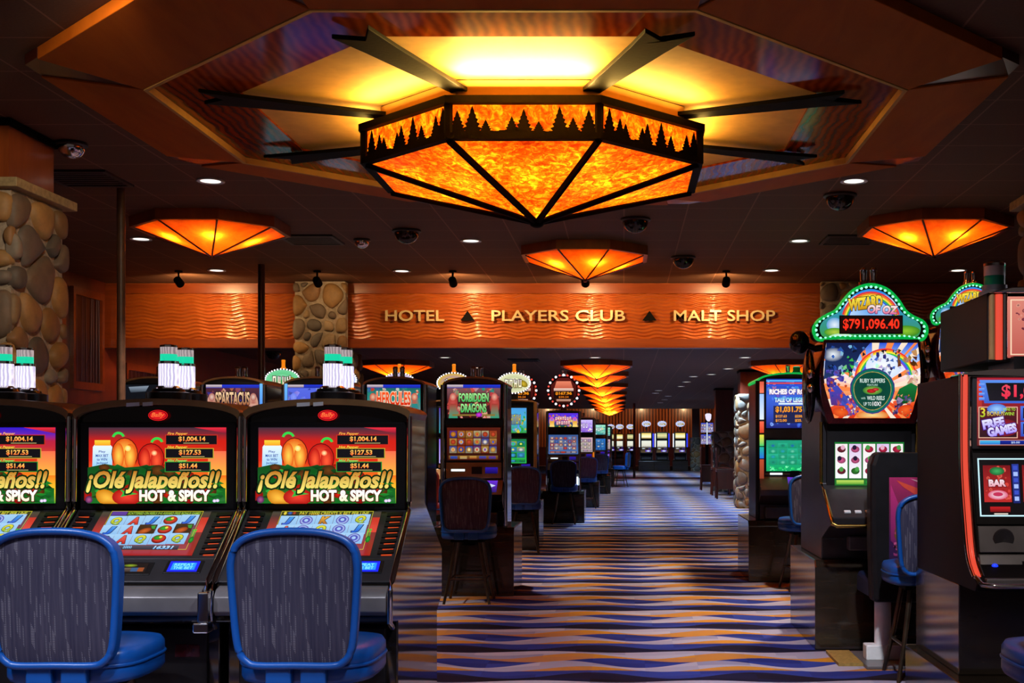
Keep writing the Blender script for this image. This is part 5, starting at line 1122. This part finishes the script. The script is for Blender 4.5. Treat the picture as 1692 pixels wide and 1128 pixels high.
bp = MB().add([(-.33, -.108, .89), (.33, -.108, .89), (.33, -.15, .80), (-.33, -.15, .80), (-.33, -.05, .89), (.33, -.05, .89), (.33, -.08, .79), (-.33, -.08, .79)], [(0, 1, 2, 3), (4, 7, 6, 5), (0, 4, 5, 1), (1, 5, 6, 2), (2, 6, 7, 3), (3, 7, 4, 0)]).build('button_deck', 'gunmetal', o, bevel=.004)
box('bill_slot', 'black_satin', bp, -.12, .12, -.14, -.12, .842, .858); MB().ell((-.26, -.14, .83), (.018, .010, .018), 12, 7).build('spin_button', 'blue_led', bp, smooth=60)
box('deck_plate', 'gunmetal', o, -.34, .34, -.27, -.13, .755, .785, bevel=.006)
box('neck', 'graphite', o, -.10, .14, .06, .5, 1.80, 1.90)
tb = box('sign_box', 'black_matte', o, -.22, .42, .12, 1.06, 1.875, 2.235, bevel=.01)
prism('sign_cap', 'chrome', tb, [(-.23, 2.23), (.43, 2.23), (.41, 2.275), (-.10, 2.262)], 'y', .08, .5, bevel=.006)
for x, m_ in ((-.20, 'bronze'), (-.165, 'tube_red'), (-.135, 'chrome')): tube('sign_pillar', m_, tb, [(x, .105, 1.885), (x, .105, 2.225)], .017, 8)
a = Art(0, 0, 110, 86); a.rect(0, 0, 110, 86, '#e08878', '#c05a50'); a.frame(3, 4, 107, 82, 1.6, '#ffd8b8'); a.confetti(30, (8, 8, 40, 50), ['#8a3a48', '#c87068', '#6a2838', '#f0a890'], (1, 3), 4); a.text('MORE', 34, 16, 100, 36, '#e84848', '#c82030', '#ffe8e0', .05, .05); a.text('DIAMONDS', 22, 44, 106, 70, '#ffffff', '#58a8e8', '#401828', .05, .05)
a.face('sign_face', tb, -.115, .40, 1.895, 2.215, .116)
b = MB().lathe([(.085, 0), (.085, .04), (.068, .045), (.068, .075)], (-.08, .45, 2.24), 20).build('tower_light', 'gunmetal', o, smooth=40)
MB().lathe([(.058, 0), (.058, .052)], (-.08, .45, 2.315), 18).build('green_lens', 'lens_green_off', b, smooth=40); MB().lathe([(.058, .052), (.058, .105)], (-.08, .45, 2.315), 18).build('frosted_lens', 'lens_off', b, smooth=40); MB().lathe([(.06, .105), (.06, .12), (.035, .135)], (-.08, .45, 2.315), 18).build('chrome_cap', 'chrome', b, smooth=40)
light_tower(o, .16, .5, 2.235, .045)

# ------------------------------------------------------------------ printed game chair
o = thing('game_chair', 'tall black chair with pink printed back on a pale post', 'chair', (1.86, 8.03, 0), .0)
prof = [(-.26, .37), (-.26, 1.30), (-.235, 1.37), (.235, 1.37), (.26, 1.30), (.26, .37)]
prism('chair_shell', 'black_satin', o, [(-.25, .42), (-.262, .8), (-.262, 1.31), (-.235, 1.39), (.235, 1.39), (.262, 1.31), (.262, .8), (.25, .42)], 'y', -.22, -.06, bevel=.03)
a = Art(0, 0, 80, 150, .0008); a.bands(0, 80, [(0, '#b02860'), (40, '#7a2048'), (90, '#381048'), (150, '#141030')]); a.poly([(10, 4), (80, 30), (80, 52), (20, 14)], '#e05030', '#c83048'); a.poly([(30, 2), (80, 14), (80, 24), (44, 8)], '#f0d8d0', '#d08080'); a.poly([(2, 10), (22, 60), (12, 100), (2, 90)], '#c83078', '#6a1858')
a.ell(16, 80, 9, 12, '#c8a030', '#5a3a10'); a.text('3G', 6, 92, 34, 112, '#d05a88', '#8a3068'); a.confetti(30, (0, 60, 80, 150), ['#a83070', '#4a2088', '#c85a40', '#30206a'], (1, 4), 6)
a.build('printed_panel', o, (-.145, -.222, 1.23), (.36, 0, 0), (0, 0, -.68), 'print', 1.2)
prism('seat_cushion', 'blue_dark', o, [(-.10, .44), (-.10, .56), (.30, .58), (.34, .54), (.34, .44)], 'x', -.25, .25, bevel=.03)
MB().lathe([(.055, .03), (.055, .44)], (-.14, 0, 0), 18).build('post', 'white_label', o, smooth=40)
box('foot_bracket', 'white_label', o, -.26, .02, -.06, .06, .02, .12, bevel=.008)
box('foot_plate', 'gunmetal', o, -.30, .30, -.28, .30, .0, .022, bevel=.004); box('yellow_tread', 'yellow_mat', o, -.46, -.30, -.16, .34, .0, .02)

# ------------------------------------------------------------------ right side of the far aisle
def bar_chair(label, x, y):
    o = thing('high_chair', label, 'chair', (x, y, 0), group='red brown high chairs along the right of the aisle')
    m = MB()
    for i in range(7): z = -.24+i*.07; m.box(-.27, -.24, z, z+.045, .78, 1.28)
    m.box(-.275, -.235, -.27, .27, 1.26, 1.33); m.build('slatted_back', 'cherry_dark', o, bevel=.006)
    box('seat', 'cherry_dark', o, -.27, .24, -.26, .26, .70, .78, bevel=.015)
    for sx in (-1, 1):
        for sy in (-1, 1): tube('leg', 'cherry_dark', o, [(sx*.22-.01, sy*.22, .71), (sx*.25-.01, sy*.25, 0)], .024, 8)
    for sy in (-1, 1): box('side_panel', 'cherry_dark', o, -.25, .22, sy*.235-.012, sy*.235+.012, .25, .70)
for k, (px, y, lab) in enumerate(((1172, 37.6, 'farthest red brown high chair below the lit display stand'), (1191, 34, 'middle red brown high chair along the right of the aisle'), (1200, 31.8, 'nearest red brown high chair, closest to the stone pier'))): bar_chair(lab, wx(px, y), y)
y = 46; o = thing('display_stand', 'black stand with four lit blue white screens below a bright lamp', 'display', (wx(1168, y), y, 0))
MB().box(-.25, .25, -.2, .2, 0, .06).box(-.06, .06, -.06, .06, .05, 2.5).build('stand', 'black_iron', o)
for sx in (-1, 1):
    for z0 in (1.40, 1.84):
        p = box('screen_case', 'black_satin', o, sx*.13-.115, sx*.13+.115, -.10, -.04, z0, z0+.40)
        art_busy(('#3048d0', '#c8c0e8'), ['#e8e0ff', '#4860e0', '#b08098', '#9ab0ff'], 2, 2, int(z0*10)+sx).face('screen', p, sx*.13-.10, sx*.13+.10, z0+.02, z0+.38, -.103)
tube('edge_light', 'tube_white', o, [(.0, -.12, 1.4), (.0, -.12, 2.24)], .014, 6); MB().lathe([(.05, 0), (.11, .1), (.12, .26), (.06, .30)], (.05, -.02, 2.28), 12).build('lamp_globe', 'lens_white', o, smooth=50)
